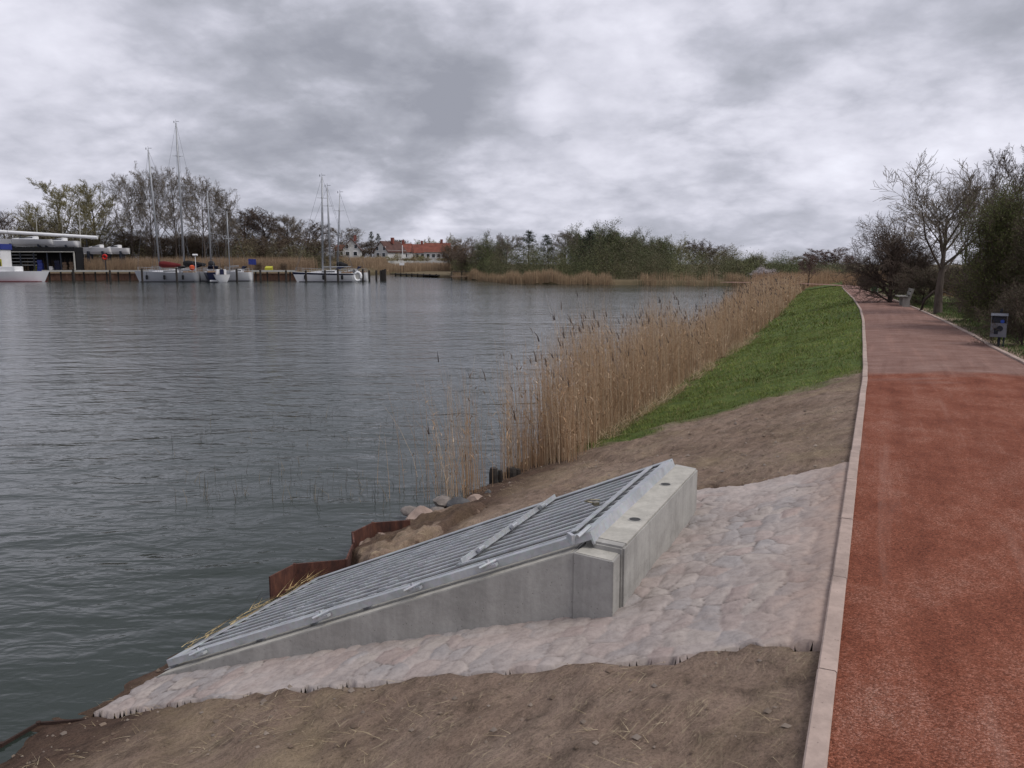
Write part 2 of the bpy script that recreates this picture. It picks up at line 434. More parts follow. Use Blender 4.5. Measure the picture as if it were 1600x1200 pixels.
LE = [edge_pt(*q) for q in ((1255, 1200), (1325, 735), (1348, 585), (1348, 540), (1347, 500), (1343, 483), (1333, 467), (1323, 457), (1316, 450))]
RE = [edge_pt(*q) for q in ((1600, 568), (1550, 543), (1517, 523), (1477, 503), (1433, 483), (1400, 470), (1367, 458), (1348, 450))]
dv = (LE[1] - LE[0]); dv.z = 0; dv.normalize(); du = Vector((dv.y, -dv.x, 0))          # along the dike / towards the path side
O = Vector((LE[0].x, LE[0].y, 0))
LE = [LE[0] - dv * 14] + LE
w0 = (RE[0] - LE[3]).dot(du)
RE = [LE[0] + du * w0] + [q for q in RE]
LEx = np.array([q.x for q in LE]); LEy = np.array([q.y for q in LE]); REx = np.array([q.x for q in RE]); REy = np.array([q.y for q in RE])
TH = math.atan2(dv.x, dv.y)


def kx(y): return np.interp(y, LEy, LEx)                        # kerb x at a forward distance


def kx_ext(y):
    y = np.asarray(y, float); end = LEy[-1]
    return np.where(y > end, LEx[-1] + (y - end) * math.tan(TH) * .9, np.where(y < LEy[0], LEx[0] + (y - LEy[0]) * math.tan(TH), kx(y)))


def rx_ext(y):
    y = np.asarray(y, float); end = REy[-1]
    return np.where(y > end, REx[-1] + (y - end) * math.tan(TH) * .9, np.where(y < REy[0], REx[0] + (y - REy[0]) * math.tan(TH), np.interp(y, REy, REx)))


def zpath(y): return 1.2 - .006 * np.clip(y, 0, 70)


BANKW = 4.15


def bank_xy(s, c):
    """s = forward distance of the kerb point, c = distance down the bank from the kerb"""
    return kx_ext(s) - du.x * c, s - du.y * c


def bank_z(s, c):
    k = zpath(s) - .025
    z = k * (1 - c / BANKW)
    z = np.where(c > BANKW, -(c - BANKW) * .30, z)
    return z


def to_sc(X, Y):
    """inverse of bank_xy"""
    X = np.asarray(X, float); Y = np.asarray(Y, float); s = Y.copy()
    for _ in range(25):
        c = (kx_ext(s) - X) / du.x
        s = Y + du.y * c
    return s, (kx_ext(s) - X) / du.x


def BP(x, y):
    """point of the bank seen at a photo position"""
    z = .5
    for _ in range(60):
        p = P(x, y, z); s, c = to_sc(p.x, p.y); z = z * .5 + .5 * float(bank_z(s, c))
    return Vector((p.x, p.y, z))


# structure corners
zt = 1.2
A = P(926, 846, zt); B = P(975, 856, zt); Cc = P(1090.6, 731.6, zt); Dd = P(1054.7, 724.4, zt)
N0 = P(261, 1033, .12); N1 = P(921, 833, 1.25); F1 = P(1050, 718, 1.25); F0 = P(494, 904, .12)
W0o = P(243, 1058, .05); W1o = P(896.5, 863.5, 1.157)                   # outer top edge of the near wing wall
pil = [P(896, 864, 1.16), P(918, 848, 1.16), P(974, 860, 1.16), P(958.5, 878.5, 1.16)]
inw = (F0 - N0); inw.z = 0; inw.normalize()
foot = [(W0o + inw * .1), (W1o + inw * .1), (pil[0] + pil[2]) / 2, (A + B) / 2, (Cc + Dd) / 2, F1 + inw * .1, F0 + inw * .08]
foot2 = [(q.x, q.y) for q in foot]

# grass boundary on the bank (photo positions along its lower-left edge)
gpix = [(1349, 583), (1280, 600), (1200, 620), (1120, 645), (1040, 668), (960, 692), (900, 706), (868, 716)]
gpt = [BP(*q) for q in gpix]
gs, gc = to_sc(np.array([q.x for q in gpt]), np.array([q.y for q in gpt]))
o_ = np.argsort(gc); gc_s, gs_s = gc[o_], gs[o_]


def grass_mask(s, c, X, Y):
    lim = np.interp(c, gc_s, gs_s)
    f = (s - lim) + (fbm(X * 1.7, Y * 1.7, 4, 3) - .5) * 1.3
    g = np.clip(f / .5 + .5, 0, 1)
    g = g * np.clip((3.75 - c + (fbm(X * 2, Y * 2, 3, 9) - .5) * .6) / .3, 0, 1)
    return g


pav_pix = [(1305, 1009), (1180, 1015), (1080, 1030), (960, 1040), (820, 1052), (640, 1062), (520, 1074), (400, 1088), (260, 1103), (135, 1118),
           (190, 1088), (250, 1052), (600, 950), (930, 900), (975, 870), (1070, 770), (1092, 764), (1150, 757), (1215, 743), (1270, 733), (1345, 720)]
pav = [BP(*q) for q in pav_pix]; pav2 = [(q.x, q.y) for q in pav]


def soil_relief(X, Y, s, c, g):
    z = (fbm(X * 3.2, Y * 3.2, 4, 21) - .5) * .085 + (fbm(X * 9, Y * 9, 4, 31) - .5) * .05
    al = s
    z = z + np.sin((c * .5 + al * 1.15) * 6.5 + 3 * fbm(X * 2, Y * 2, 2, 5)) * .006
    for q in range(46):                      # boot prints and dug dents
        s0 = 1.6 + 8.5 * hsh(q, 1, 3); c0 = .3 + 3.4 * hsh(q, 2, 4); a = 6.28 * hsh(q, 5, 6)
        p1 = (s - s0) * math.cos(a) + (c - c0) * math.sin(a); p2 = -(s - s0) * math.sin(a) + (c - c0) * math.cos(a)
        z = z - .022 * np.exp(-((p1 / .12) ** 2 + (p2 / .05) ** 2) ** 1.6)
    return z * np.clip((c + .02) / .3, 0, 1)


def build_bank():
    s1 = np.concatenate([np.arange(-4, 1, .25), np.arange(1, 12, .045), np.arange(12, 24, .12), np.arange(24, 60, .5), np.arange(60, 121, 3)])
    c1 = np.concatenate([np.arange(-.02, 4.7, .05), [4.8, 5.0, 5.3, 5.8, 6.6, 8, 11]])
    S, Cg = np.meshgrid(s1, c1, indexing='ij'); X, Y = bank_xy(S, Cg)
    g = grass_mask(S, Cg, X, Y)
    Z = bank_z(S, Cg) + soil_relief(X, Y, S, Cg, g)
    wid = np.clip((S - 14) / 50, 0, 1)                      # the marshy foot of the bank widens with distance
    Z = np.where(Cg > BANKW, np.maximum(Z, -.02 - .02 * Cg * (1 - wid)) * wid + Z * (1 - wid), Z)
    # dug-out mud behind the sheet piles and at the water's edge
    pin = inside(X, Y, pav2)
    Z = np.where(pin, Z - .05, Z)
    wet = np.clip((Cg - 3.15) / .5 + (fbm(X * 3, Y * 3, 3, 2) - .5) * .8, 0, 1) * (1 - g)
    # darker freshly dug line beside the paving and structure
    n0, n1 = X.shape; idx = np.arange(n0 * n1).reshape(n0, n1)
    f = np.stack([idx[:-1, :-1], idx[1:, :-1], idx[1:, 1:], idx[:-1, 1:]], -1).reshape(-1, 4)
    cx = (X[:-1, :-1] + X[1:, 1:]) / 2; cy = (Y[:-1, :-1] + Y[1:, 1:]) / 2
    keep = ~inside(cx, cy, foot2).ravel()
    cols = np.stack([g.ravel(), wet.ravel(), np.zeros(g.size)], 1)
    o = np_mesh('ground', np.stack([X.ravel(), Y.ravel(), Z.ravel()], 1), f[keep][:, ::-1], [M['soil']], cols, True)
    tag(o, 'sloping dike bank of bare brown soil turning to grass', None, None, 'structure')


build_bank()


def build_path():
    ys = np.concatenate([np.arange(-12, 2, 1.0), np.arange(2, 14, .12), np.arange(14, 70, .5)])
    L = [(float(kx_ext(y)) + .066 * dv.y, y) for y in ys]; Rr = [(float(rx_ext(y)), y) for y in ys]
    lx, ly = L[-1]; r_x, ry = Rr[-1]
    L += [(lx + .4, 73), (lx - .2, 76.5), (lx - 1.6, 79.5), (lx - 4, 82), (lx - 7, 84)]; Rr += [(r_x + .6, 73.5), (r_x - .2, 78), (r_x - 1.8, 82), (r_x - 4, 84.6), (r_x - 6.5, 86.6)]
    n = len(L); K = 25; V = []; cols = []
    for i in range(n):
        for k in range(K):
            t = k / (K - 1); x = L[i][0] * (1 - t) + Rr[i][0] * t; y = L[i][1] * (1 - t) + Rr[i][1] * t
            V.append((x, y, 0)); cols.append(0)
    V = np.array(V); nz = (fbm(V[:, 0] * 2.5, V[:, 1] * 2.5, 4, 77) - .5) * .02
    V[:, 2] = zpath(V[:, 1]) - .012 + nz + .02 * np.tile(np.sin(np.linspace(0, math.pi, K)), n)
    old = np.clip((V[:, 1] - (V[:, 0] * -.10) - 11.3 + (fbm(V[:, 0] * .9, V[:, 1] * 2.4, 4, 5) - .5) * 2.2) / 1.0, 0, 1)
    idx = np.arange(n * K).reshape(n, K)
    f = np.stack([idx[:-1, :-1], idx[:-1, 1:], idx[1:, 1:], idx[1:, :-1]], -1).reshape(-1, 4)
    o = np_mesh('path', V, f, [M['path']], np.stack([old, old * 0, old * 0], 1), True)
    tag(o, 'red crushed brick path along the dike crest, paler beyond the new stretch', None, None, 'structure')


build_path()


def kerb(name, fx, y0, y1, width, off, L, label):
    mb = MB(); y = y0; k = 0
    while y < y1:
        step = L * dv.y; ya, yb = y, y + step - .006
        a = Vector((float(fx(ya)) + off, ya, 0)); b = Vector((float(fx(yb)) + off, yb, 0)); n = Vector(((b - a).y, -(b - a).x, 0)).normalized()
        j = (hsh(k, 3, 1) - .5) * .006; dz = (hsh(k, 7, 2) - .5) * .006
        za, zb = zp(ya) + .018 + dz, zp(yb) + .018 + dz; q = n * width; a += n * j; b += n * j; bv = .006
        # top with a small chamfer
        pr = [(0, -.16), (0, -bv), (bv, 0), (width - bv, 0), (width, -bv), (width, -.16)]
        va = [(a.x + n.x * u_, a.y + n.y * u_, za + h_) for u_, h_ in pr]; vb = [(b.x + n.x * u_, b.y + n.y * u_, zb + h_) for u_, h_ in pr]
        mb.add(va + vb, [(i, i + 6, i + 7, i + 1) for i in range(5)] + [(0, 1, 2, 3, 4, 5), (11, 10, 9, 8, 7, 6)])
        y += step; k += 1
    tag(mb.build(name, M['kerb']), label, None, None, 'structure')


kerb('kerb', kx_ext, .08, 69, .068, 0, 1.0, 'pale concrete kerb between soil bank and red path')
kerb('kerb', rx_ext, 1.0, 40, .08, 0, 1.0, 'thin pale kerb on the far side of the red path')


def build_right_ground():
    ys = np.concatenate([np.arange(-8, 8, 1.0), np.arange(8, 40, .5), np.arange(40, 125, 3)])
    cs = np.concatenate([[.0, .15, .4, .8, 1.2, 1.8, 2.6], np.arange(3.5, 12, 1.0), np.arange(14, 90, 5)])
    S, Cg = np.meshgrid(ys, cs, indexing='ij')
    X = rx_ext(S) + .075 + Cg; Y = S
    Z = zpath(S) - .012 - np.clip(Cg - .6, 0, 8) * .055 - np.clip(Cg - 8, 0, 60) * .004 + (fbm(X * 1.5, Y * 1.5, 4, 8) - .5) * .09 * np.clip(Cg * 2, 0, 1)
    g = np.clip((fbm(X * .6, Y * .6, 3, 14)) * 1.4 + .25 - np.clip(Cg - 3, 0, 10) * .05, 0, 1)
    g = g * np.clip((Cg - .25 + (fbm(X * 3, Y * 3, 2, 4) - .5) * .5) * 4, 0, 1)
    # a worn strip of bare ground by the bin
    bare = np.exp(-((Y - 12.2) ** 2) / 2.2) * (Cg < 2.8); g = g * (1 - bare)
    idx = np.arange(S.size).reshape(S.shape)
    f = np.stack([idx[:-1, :-1], idx[:-1, 1:], idx[1:, 1:], idx[1:, :-1]], -1).reshape(-1, 4)
    o = np_mesh('ground', np.stack([X.ravel(), Y.ravel(), Z.ravel()], 1), f, [M['soil']], np.stack([g.ravel(), g.ravel() * 0, g.ravel() * 0], 1), True)
    tag(o, 'rough verge and low ground to the right of the path', None, None, 'structure')


build_right_ground()


def rg_z(X, Y):                       # height of the ground right of the path
    c = X - float(rx_ext(Y)) - .075
    return float(zpath(Y)) - .012 - min(max(c - .6, 0), 8) * .055 - min(max(c - 8, 0), 60) * .004


# far shore
SX = [-900, -200, -36.5, -35, -31, -28.6, -27.5, -20, -12, -5, 0, 12, 30, 45, 900]
SY = [128, 134, 134, 205, 215, 212, 188, 170, 153, 130, 110, 105, 97, 93, 93]


def shore_y(x): return np.interp(x, SX, SY)


def far_z(X, Y):
    d = Y - shore_y(X)
    q = np.where(X < -35.5, 1.25, .55)
    z = np.where(d < .6, q * np.clip(d / .6, -3, 1), q)
    z = z + np.clip(d - 60, 0, 90) * .028 * np.clip((10 - X) / 30, 0, 1) + np.clip(d - 1, 0, 20) * .02
    return z


def build_far():
    xs = np.unique(np.concatenate([np.arange(-900, -120, 60), np.arange(-120, 80, 1.5), np.arange(80, 901, 60)]))
    ds = np.array([-3, -.8, 0, .3, .6, 3, 10, 20, 40, 60, 90, 120, 150, 250, 500, 1000, 2500])
    X, Dg = np.meshgrid(xs, ds, indexing='ij'); Y = shore_y(X) + Dg
    Z = far_z(X, Y)
    idx = np.arange(X.size).reshape(X.shape)
    f = np.stack([idx[:-1, :-1], idx[1:, :-1], idx[1:, 1:], idx[:-1, 1:]], -1).reshape(-1, 4)
    o = np_mesh('terrain', np.stack([X.ravel(), Y.ravel(), Z.ravel()], 1), f, [M['far']], None, True)
    tag(o, 'low far shore rising gently behind the marsh', None, None, 'structure')


build_far()
wm = MB()
wm.add([(-1200, -200, 0), (1200, -200, 0), (1200, 1400, 0), (-1200, 1400, 0)], [(0, 1, 2, 3)])
tag(wm.build('water', M['water']), 'grey rippled lake water', None, None, 'structure')

# ------------------------------------------------------------------ stone paving around the structure
def build_paving():
    allp = np.array(pav2); s_, c_ = to_sc(allp[:, 0], allp[:, 1])
    s1 = np.arange(s_.min() - .1, s_.max() + .1, .014); c1 = np.arange(-.02, c_.max() + .1, .014)
    S, Cg = np.meshgrid(s1, c1, indexing='ij'); X, Y = bank_xy(S, Cg)
    # stones: jittered cells, stretched along the dike
    u = S / .150; v = Cg / .115
    u = u + (fbm(X * 5, Y * 5, 2, 1) - .5) * .9; v = v + (fbm(X * 5, Y * 5, 2, 2) - .5) * .9
    ui, vi = np.floor(u), np.floor(v); d1 = np.full(u.shape, 9.0); d2 = d1.copy(); idm = np.zeros(u.shape)
    for a in (-1, 0, 1):
        for b in (-1, 0, 1):
            cu, cv = ui + a, vi + b
            pu = cu + .5 + (hsh(cu, cv, 1) - .5) * .8; pv = cv + .5 + (hsh(cu, cv, 2) - .5) * .8
            d = np.hypot(u - pu, v - pv); h = hsh(cu, cv, 5)
            nearer = d < d1
            d2 = np.where(nearer, d1, np.minimum(d2, d)); idm = np.where(nearer, h, idm); d1 = np.where(nearer, d, d1)
    edge = d2 - d1                                     # 0 at the joint
    dome = np.clip(edge / .45, 0, 1); dome = 1 - (1 - dome) ** 2
    hgt = .7 + .6 * ((idm * 7.3) % 1)
    smear = np.clip((fbm(X * 2.1, Y * 2.1, 3, 15) - .42) * 3.4, 0, .85)     # mortar spread over the stones
    dome = dome * (1 - .6 * smear)
    Z = bank_z(S, Cg) + .0 + dome * hgt * .011 + (fbm(X * 9, Y * 9, 3, 6) - .5) * .022 + (fbm(X * 1.6, Y * 1.6, 2, 8) - .5) * .05
    ins = np.clip(Cg / .12, 0, 1); Z = Z * ins + (zpath(S) - .012) * (1 - ins)
    pal = np.array([(.33, .29, .27), (.26, .24, .235), (.31, .245, .225), (.22, .215, .22), (.36, .32, .29), (.30, .225, .205), (.27, .265, .27)])
    k = np.floor(idm * len(pal)).astype(int) % len(pal); col = pal[k]
    mort = np.array([.46, .395, .365]); f = np.clip(1 - edge / .16, 0, 1)[..., None]; f = np.maximum(f, (.34 + smear * .6)[..., None])
    col = col * (1 - f) + mort * f
    gap = np.clip(1 - edge / .10, 0, 1)[..., None] * (1 - smear[..., None]) * np.clip((fbm(X * 4, Y * 4, 3, 44) - .38) * 6, 0, 1)[..., None]
    col = col * (1 - gap * .8)
    bedk = np.clip(1 - Cg / .35, 0, 1)[..., None] * .7             # red brick dust washed down from the path
    col = col * (1 - bedk) + np.array([.36, .245, .19]) * bedk
    # ragged edge following whole stones
    cxr = ui; inn = inside(X + (fbm(X * 14, Y * 14, 2, 91) - .5) * .07, Y + (fbm(X * 14, Y * 14, 2, 95) - .5) * .07, pav2)
    idx = np.arange(X.size).reshape(X.shape)
    fc = np.stack([idx[:-1, :-1], idx[:-1, 1:], idx[1:, 1:], idx[1:, :-1]], -1).reshape(-1, 4)
    ip = inn.ravel(); keep = ip[fc].all(1)
    # skirt: lower the rim so the sheet has thickness
    f = fc[keep]
    inner = inn.copy()
    for ax in (0, 1):
        for sft in (1, -1): inner &= np.roll(inn, sft, ax)
    Z = np.where(inner, Z, Z - .06)
    used = np.unique(f); rm = -np.ones(X.size, int); rm[used] = np.arange(len(used))
    V = np.stack([X.ravel(), Y.ravel(), Z.ravel()], 1)[used]; cl = col.reshape(-1, 3)[used]
    o = np_mesh('stone_paving', V, rm[f], [M['paving']], cl, True)
    tag(o, 'pinkish grey mortared rubble paving between kerb and concrete structure', 'paving', None, 'structure')


build_paving()

# ------------------------------------------------------------------ outlet structure
outlet = empty('drain_outlet', ((A + Cc) / 2 * 1.0).to_tuple()); outlet.location.z = .6
tag(outlet, 'concrete drain headwall with sloping wing wall and steel grate on the bank', 'drain outlet')
OI = Matrix.Translation(-Vector(outlet.location))


def loc(v): return Vector(v) - Vector(outlet.location)


mb = MB(); q = [loc(p) for p in (A, B, Cc, Dd)]; zb = -.9
ofs = Vector((0, 0, 0))
mb.prism([(p.x, p.y) for p in q], zb, [p.z for p in q]); mb.build('headwall', M['concrete'], outlet, bevel=.012)
mb = MB()
# thin smoother cap cast on the beam
cq = [p + Vector((0, 0, .004)) for p in q]; ctr = sum(cq, Vector()) / 4
cq = [ctr + (p - ctr) * .93 for p in cq]
mb.prism([(p.x, p.y) for p in cq], [p.z - .01 for p in cq], [p.z for p in cq]); mb.build('cap', M['cap'], outlet, bevel=.0)
for px, py in ((1040, 758), (992, 813)):
    c = loc(P(px, py, zt)); m2 = MB(); m3 = MB()
    m2.tube([c + Vector((0, 0, -.02)), c + Vector((0, 0, .0065))], .041, 20); pl = m2.build('lifting_plug', M['concrete'], outlet)
    m3.tube([c + Vector((0, 0, .0068)), c + Vector((0, 0, .0075))], .033, 18); m3.build('recess_disc', M['hole'], pl)  # flat dark disc drawn for the round recess in the cap
# wing wall near: wedge
th = .20
W = [W0o, W1o, W1o + inw * th, W0o + inw * th]; W = [loc(p) for p in W]
mb = MB(); mb.prism([(p.x, p.y) for p in W], -.9, [W[0].z, W[1].z, W[1].z, W[0].z]); mb.build('wing_wall', M['concrete'], outlet, bevel=.002)
# paler trowelled top
mb = MB(); e = (W[1] - W[0]).normalized(); up = Vector((0, 0, .004)); i1 = inw * .008; i2 = inw * (th - .01)
t0, t1 = W[0] + e * .03, W[1] - e * .02
mb.add([t0 + i1 + up, t1 + i1 + up, t1 + i2 + up, t0 + i2 + up, t0 + i1 - up, t1 + i1 - up, t1 + i2 - up, t0 + i2 - up],
       [(0, 1, 2, 3), (0, 4, 5, 1), (1, 5, 6, 2), (2, 6, 7, 3), (3, 7, 4, 0)]); mb.build('wing_top', M['cap'], outlet)
# far wing wall
V0 = F0 + inw * .02; V1 = F1 + inw * .02; V0.z -= .07; V1.z -= .12
Wf = [loc(p) for p in (V0 - inw * .13, V1 - inw * .13, V1 + inw * .05, V0 + inw * .05)]
mb = MB(); mb.prism([(p.x, p.y) for p in Wf], -.9, [Wf[0].z, Wf[1].z, Wf[1].z, Wf[0].z]); mb.build('wing_wall', M['concrete'], outlet, bevel=.008)
# corner pillar
pq = [loc(p) for p in pil]; mb = MB(); mb.prism([(p.x, p.y) for p in pq], -.9, [p.z for p in pq]); mb.build('corner_block', M['concrete'], outlet, bevel=.002)
mb = MB(); ctr = sum(pq, Vector()) / 4; pc = [ctr + (p - ctr) * .9 + Vector((0, 0, .004)) for p in pq]
mb.prism([(p.x, p.y) for p in pc], [p.z - .01 for p in pc], [p.z for p in pc]); mb.build('block_top', M['cap'], outlet)
# toe beam under the grate's low end and the inner floor
mb = MB(); mb.beam(loc(N0) + Vector((0, 0, -.22)), loc(F0) + Vector((0, 0, -.22)), .14, .25); mb.build('toe_beam', M['concrete'], outlet)
mb = MB(); mb.prism([(loc(p).x, loc(p).y) for p in (W0o, W1o, Cc, F0)], -1.5, -.9); mb.build('floor_slab', M['concrete'], outlet)

# steel grate: rests on the walls, lifts off -> a thing of its own
grate = empty('trash_rack', (N0 + N1 + F0 + F1) / 4)
tag(grate, 'galvanised steel bar grate sloping down over the concrete outlet into the water', 'grate')
gl = Vector(grate.location)


def G(u, v, h=0.0):                   # u up the slope, v across (0 near, 1 far), h above the plane
    p = (N0 * (1 - u) + N1 * u) * (1 - v) + (F0 * (1 - u) + F1 * u) * v
    return p + gn * h - gl


gn = (F0 - N0).cross(N1 - N0).normalized()
if gn.z < 0: gn = -gn
for nm, a, b in (('side_rail', G(0, 0, -.03), G(1, 0, -.03)), ('side_rail', G(0, 1, -.03), G(1, 1, -.03)), ('end_rail', G(0, 0, -.03), G(0, 1, -.03)), ('end_rail', G(1, 0, -.03), G(1, 1, -.03))):
    mb = MB(); inn_ = inw if nm == 'end_rail' else inw
    fl = .075 if nm == 'end_rail' else .044; mb.beam(a + gn * (.037 - fl / 2), b + gn * (.037 - fl / 2), .012, fl, gn)           # upright flange
    ctrv = (G(.5, .5) - (a + b) / 2); dd_ = (b - a).normalized(); side = (ctrv - dd_ * ctrv.dot(dd_)).normalized()
    mb.beam(a + side * .034 + gn * .031, b + side * .034 + gn * .031, .056, .008, gn)   # flat flange
    mb.build(nm, M['galv'], grate, bevel=.002)
nb = 13
for i in range(nb):
    v = .045 + (i + .5) / nb * .91
    mb = MB(); mb.beam(G(.008, v, -.010), G(.992, v, -.010), .031, .014, gn)
    mb.build('bar', M['galv'], grate, bevel=.003)
for u in (.23, .37, .5):             # cross ties welded between the bars
    mb = MB(); mb.beam(G(u, .03, -.045), G(u, .97, -.045), .05, .03, gn)
    for i in range(nb):
        v = .045 + (i + .5) / nb * .91
        mb.beam(G(u - .010, v, -.003), G(u + .010, v, -.003), .026, .006, gn)
    mb.build('cross_tie', M['galv'], grate)
mb = MB(); mb.beam(G(.70, .10, .012), G(.70, .96, .012), .05, .008, gn); mb.beam(G(.706, .10, .028), G(.706, .96, .028), .008, .03, gn)
mb.build('hatch_angle', M['galv'], grate, bevel=.001)
mb = MB(); mb.beam(G(.955, .06, .012), G(.955, .94, .012), .045, .008, gn); mb.build('hatch_rail', M['galv'], grate, bevel=.001)
mb = MB(); mb.beam(G(.70, .10, .012), G(.955, .10, .012), .03, .010, gn); mb.build('hatch_rail', M['galv'], grate, bevel=.001)
for u in (.72,): pass
for (u, v) in ((.635, .07), (.80, .055), (.42, .055), (.10, .05)):
    mb = MB(); mb.beam(G(u - .012, -.02, -.01), G(u + .016, -.02, -.01), .04, .016, gn); mb.tube([G(u, -.02, -.02), G(u, -.02, .03)], .011, 8)
    mb.tube([G(u - .012, -.045, .006), G(u + .014, -.012, .012)], .009, 6)
    mb.build('clamp', M['galv'], grate)
mb = MB(); mb.box(G(.93, .40, .03), (.038, .03, .02), TH); mb.tube([G(.925, .40, .04), G(.915, .38, .07), G(.93, .37, .07), G(.94, .40, .045)], .006, 6); lk = mb.build('padlock', pbr('brass_lock', (.22, .20, .15), .45, .6), grate)
for v in (.22, .5, .78):
    mb = MB(); mb.tube([G(.715, v - .02, .03), G(.715, v + .02, .03)], .014, 8); mb.box(G(.70, v, .02), (.04, .04, .012), TH); mb.build('hinge', M['galv'], grate)
mb = MB(); mb.tube([G(.985, -.03, .01), G(1.0, .02, .03)], .012, 8); mb.box(G(.965, -.006, .006), (.02, .06, .05), TH); mb.build('corner_bracket', M['galv'], grate)

# ------------------------------------------------------------------ steel sheet piles
def sheet_pile(pts, z_top, label, zbot=-.8, mat='rust'):
    e = empty('sheet_pile', (pts[0][0], pts[0][1], 0)); tag(e, label, 'sheet pile', 'rusty sheet piles at the water edge')
    mb = MB(); cp = MB(); o3 = Vector((pts[0][0], pts[0][1], 0))
    for i in range(len(pts) - 1):
        a = Vector((*pts[i][:2], 0)) - o3; b = Vector((*pts[i + 1][:2], 0)) - o3
        za = z_top[i]; zb_ = z_top[i + 1]; n = Vector(((b - a).y, -(b - a).x, 0)).normalized() * .007
        mb.add([a - n + Vector((0, 0, zbot)), b - n + Vector((0, 0, zbot)), b - n + Vector((0, 0, zb_)), a - n + Vector((0, 0, za)),
                a + n + Vector((0, 0, zbot)), b + n + Vector((0, 0, zbot)), b + n + Vector((0, 0, zb_)), a + n + Vector((0, 0, za))],
               [(0, 1, 2, 3), (5, 4, 7, 6), (3, 2, 6, 7), (1, 0, 4, 5), (0, 3, 7, 4), (2, 1, 5, 6)])
        if i: cp.tube([a + Vector((0, 0, zbot)), a + Vector((0, 0, za + .004))], .014, 8)
    mb.build('corrugated_plate', M[mat], e); cp.build('interlock', M[mat], e)


zs = .2
pts = [P(421, 901, zs), P(460, 881, zs), P(541, 874, zs), P(551, 850, zs), P(549, 829, zs + .03), P(580, 814, zs + .03), P(639, 810, zs + .03)]
sheet_pile([(p.x, p.y) for p in pts[:4]] , [zs] * 4, 'rusty bent sheet pile just beyond the low end of the grate')
sheet_pile([(p.x + .01, p.y + .012) for p in pts[3:]], [zs + .01] * 4, 'rusty sheet pile holding the rubble, near the boulders')
pts = [P(-60, 1175, .1), P(0, 1141, .1), P(58, 1109, .1), P(150, 1102, .1)]
sheet_pile([(p.x, p.y) for p in pts], [.02] * 4, 'low rusty sheet pile rim at the bottom left corner', mat='oldrust')


# ------------------------------------------------------------------ rocks, posts, debris near the shore
def rock(px, py, size, label, flat=.7, z=.06, seed=0, mat=None):
    p = P(px, py, z); rr = random.Random(seed); bm = bmesh.new(); bmesh.ops.create_icosphere(bm, subdivisions=3, radius=1)
    offs = [Vector((rr.uniform(-1, 1), rr.uniform(-1, 1), rr.uniform(-1, 1))).normalized() for _ in range(11)]
    cut = [rr.uniform(.55, .9) for _ in offs]
    for v in bm.verts:
        for n, c in zip(offs, cut):
            d = v.co.dot(n)
            if d > c: v.co -= n * (d - c)
        v.co *= 1 + .03 * math.sin(v.co.x * 9 + seed) * math.sin(v.co.y * 8)
        v.co = Vector((v.co.x * size[0], v.co.y * size[1], v.co.z * size[2] * flat))
    me = bpy.data.meshes.new('boulder'); bm.to_mesh(me); bm.free(); me.materials.append(mat or M['rock'])
    o = bpy.data.objects.new('boulder', me); C.objects.link(o); o.location = p; o.rotation_euler = (0, 0, rr.uniform(0, 3)); me.polygons.foreach_set('use_smooth', [False] * len(me.polygons))
    tag(o, label, 'boulder', 'boulders along the shore'); return o


pinkrock = pbr('pinkish_boulder', (.29, .22, .185), .9, bump=(16, .6, .02), var=.3, vscale=8)
darkrock = pbr('dark_boulder', (.085, .085, .088), .9, bump=(16, .6, .02), var=.4, vscale=8)
RK = [(655, 808, .17, 'large pinkish boulder beside the end of the rusty sheet pile', pinkrock), (684, 800, .09, 'small grey boulder right of the large pinkish one', M['rock']),
      (717, 788, .12, 'angular dark grey boulder at the foot of the reed clump', darkrock), (743, 782, .10, 'tilted pale brown boulder right of the dark angular one', pinkrock),
      (690, 785, .11, 'brown boulder behind the small grey one at the water', M['rock']), (617, 822, .06, 'round grey stone lying on the rubble inside the sheet pile', M['rock']),
      (665, 822, .08, 'flat brown stone in front of the large pinkish boulder', M['rock']), (765, 772, .07, 'little dark stone by the old timber post', darkrock),
      (598, 838, .07, 'pale stone on the dug soil, nearest to the grate', pinkrock), (633, 830, .055, 'small dark stone left of the flat brown one', darkrock), (703, 800, .075, 'pale round boulder in front of the angular dark grey one', pinkrock),
      (570, 852, .06, 'tan stone on the dug soil close to the pile corner', pinkrock), (726, 797, .05, 'small pale stone furthest up the bank', pinkrock), (640, 800, .10, 'brown boulder half in the water left of the large pinkish one', M['rock'])]
for i, (x, y, s_, lb, mm) in enumerate(RK): rock(x, y, (s_ * 1.15, s_, s_ * .95), lb, .75, .07, i + 3, mm)
for i, (x, y, r_, h_, lb) in enumerate(((771, 752, .055, .17, 'short black rotten timber post at the reed edge'), (799, 745, .07, .12, 'stubby dark timber post close to the thick reeds'))):
    p = P(x, y, 0.03); mb = MB(); mb.tube([p + Vector((0, 0, -.3)), p + Vector((0.0, 0, h_ * .6)), p + Vector((.006, 0, h_))], [r_, r_ * 1.02, r_ * .85], 9)
    mb.tube([p + Vector((.09, .03, -.3)), p + Vector((.085, .02, h_ * .8))], [r_ * .6, r_ * .5], 7)
    tag(mb.build('timber_post', M['wood']), lb, 'post', 'old timber posts on the near shore')


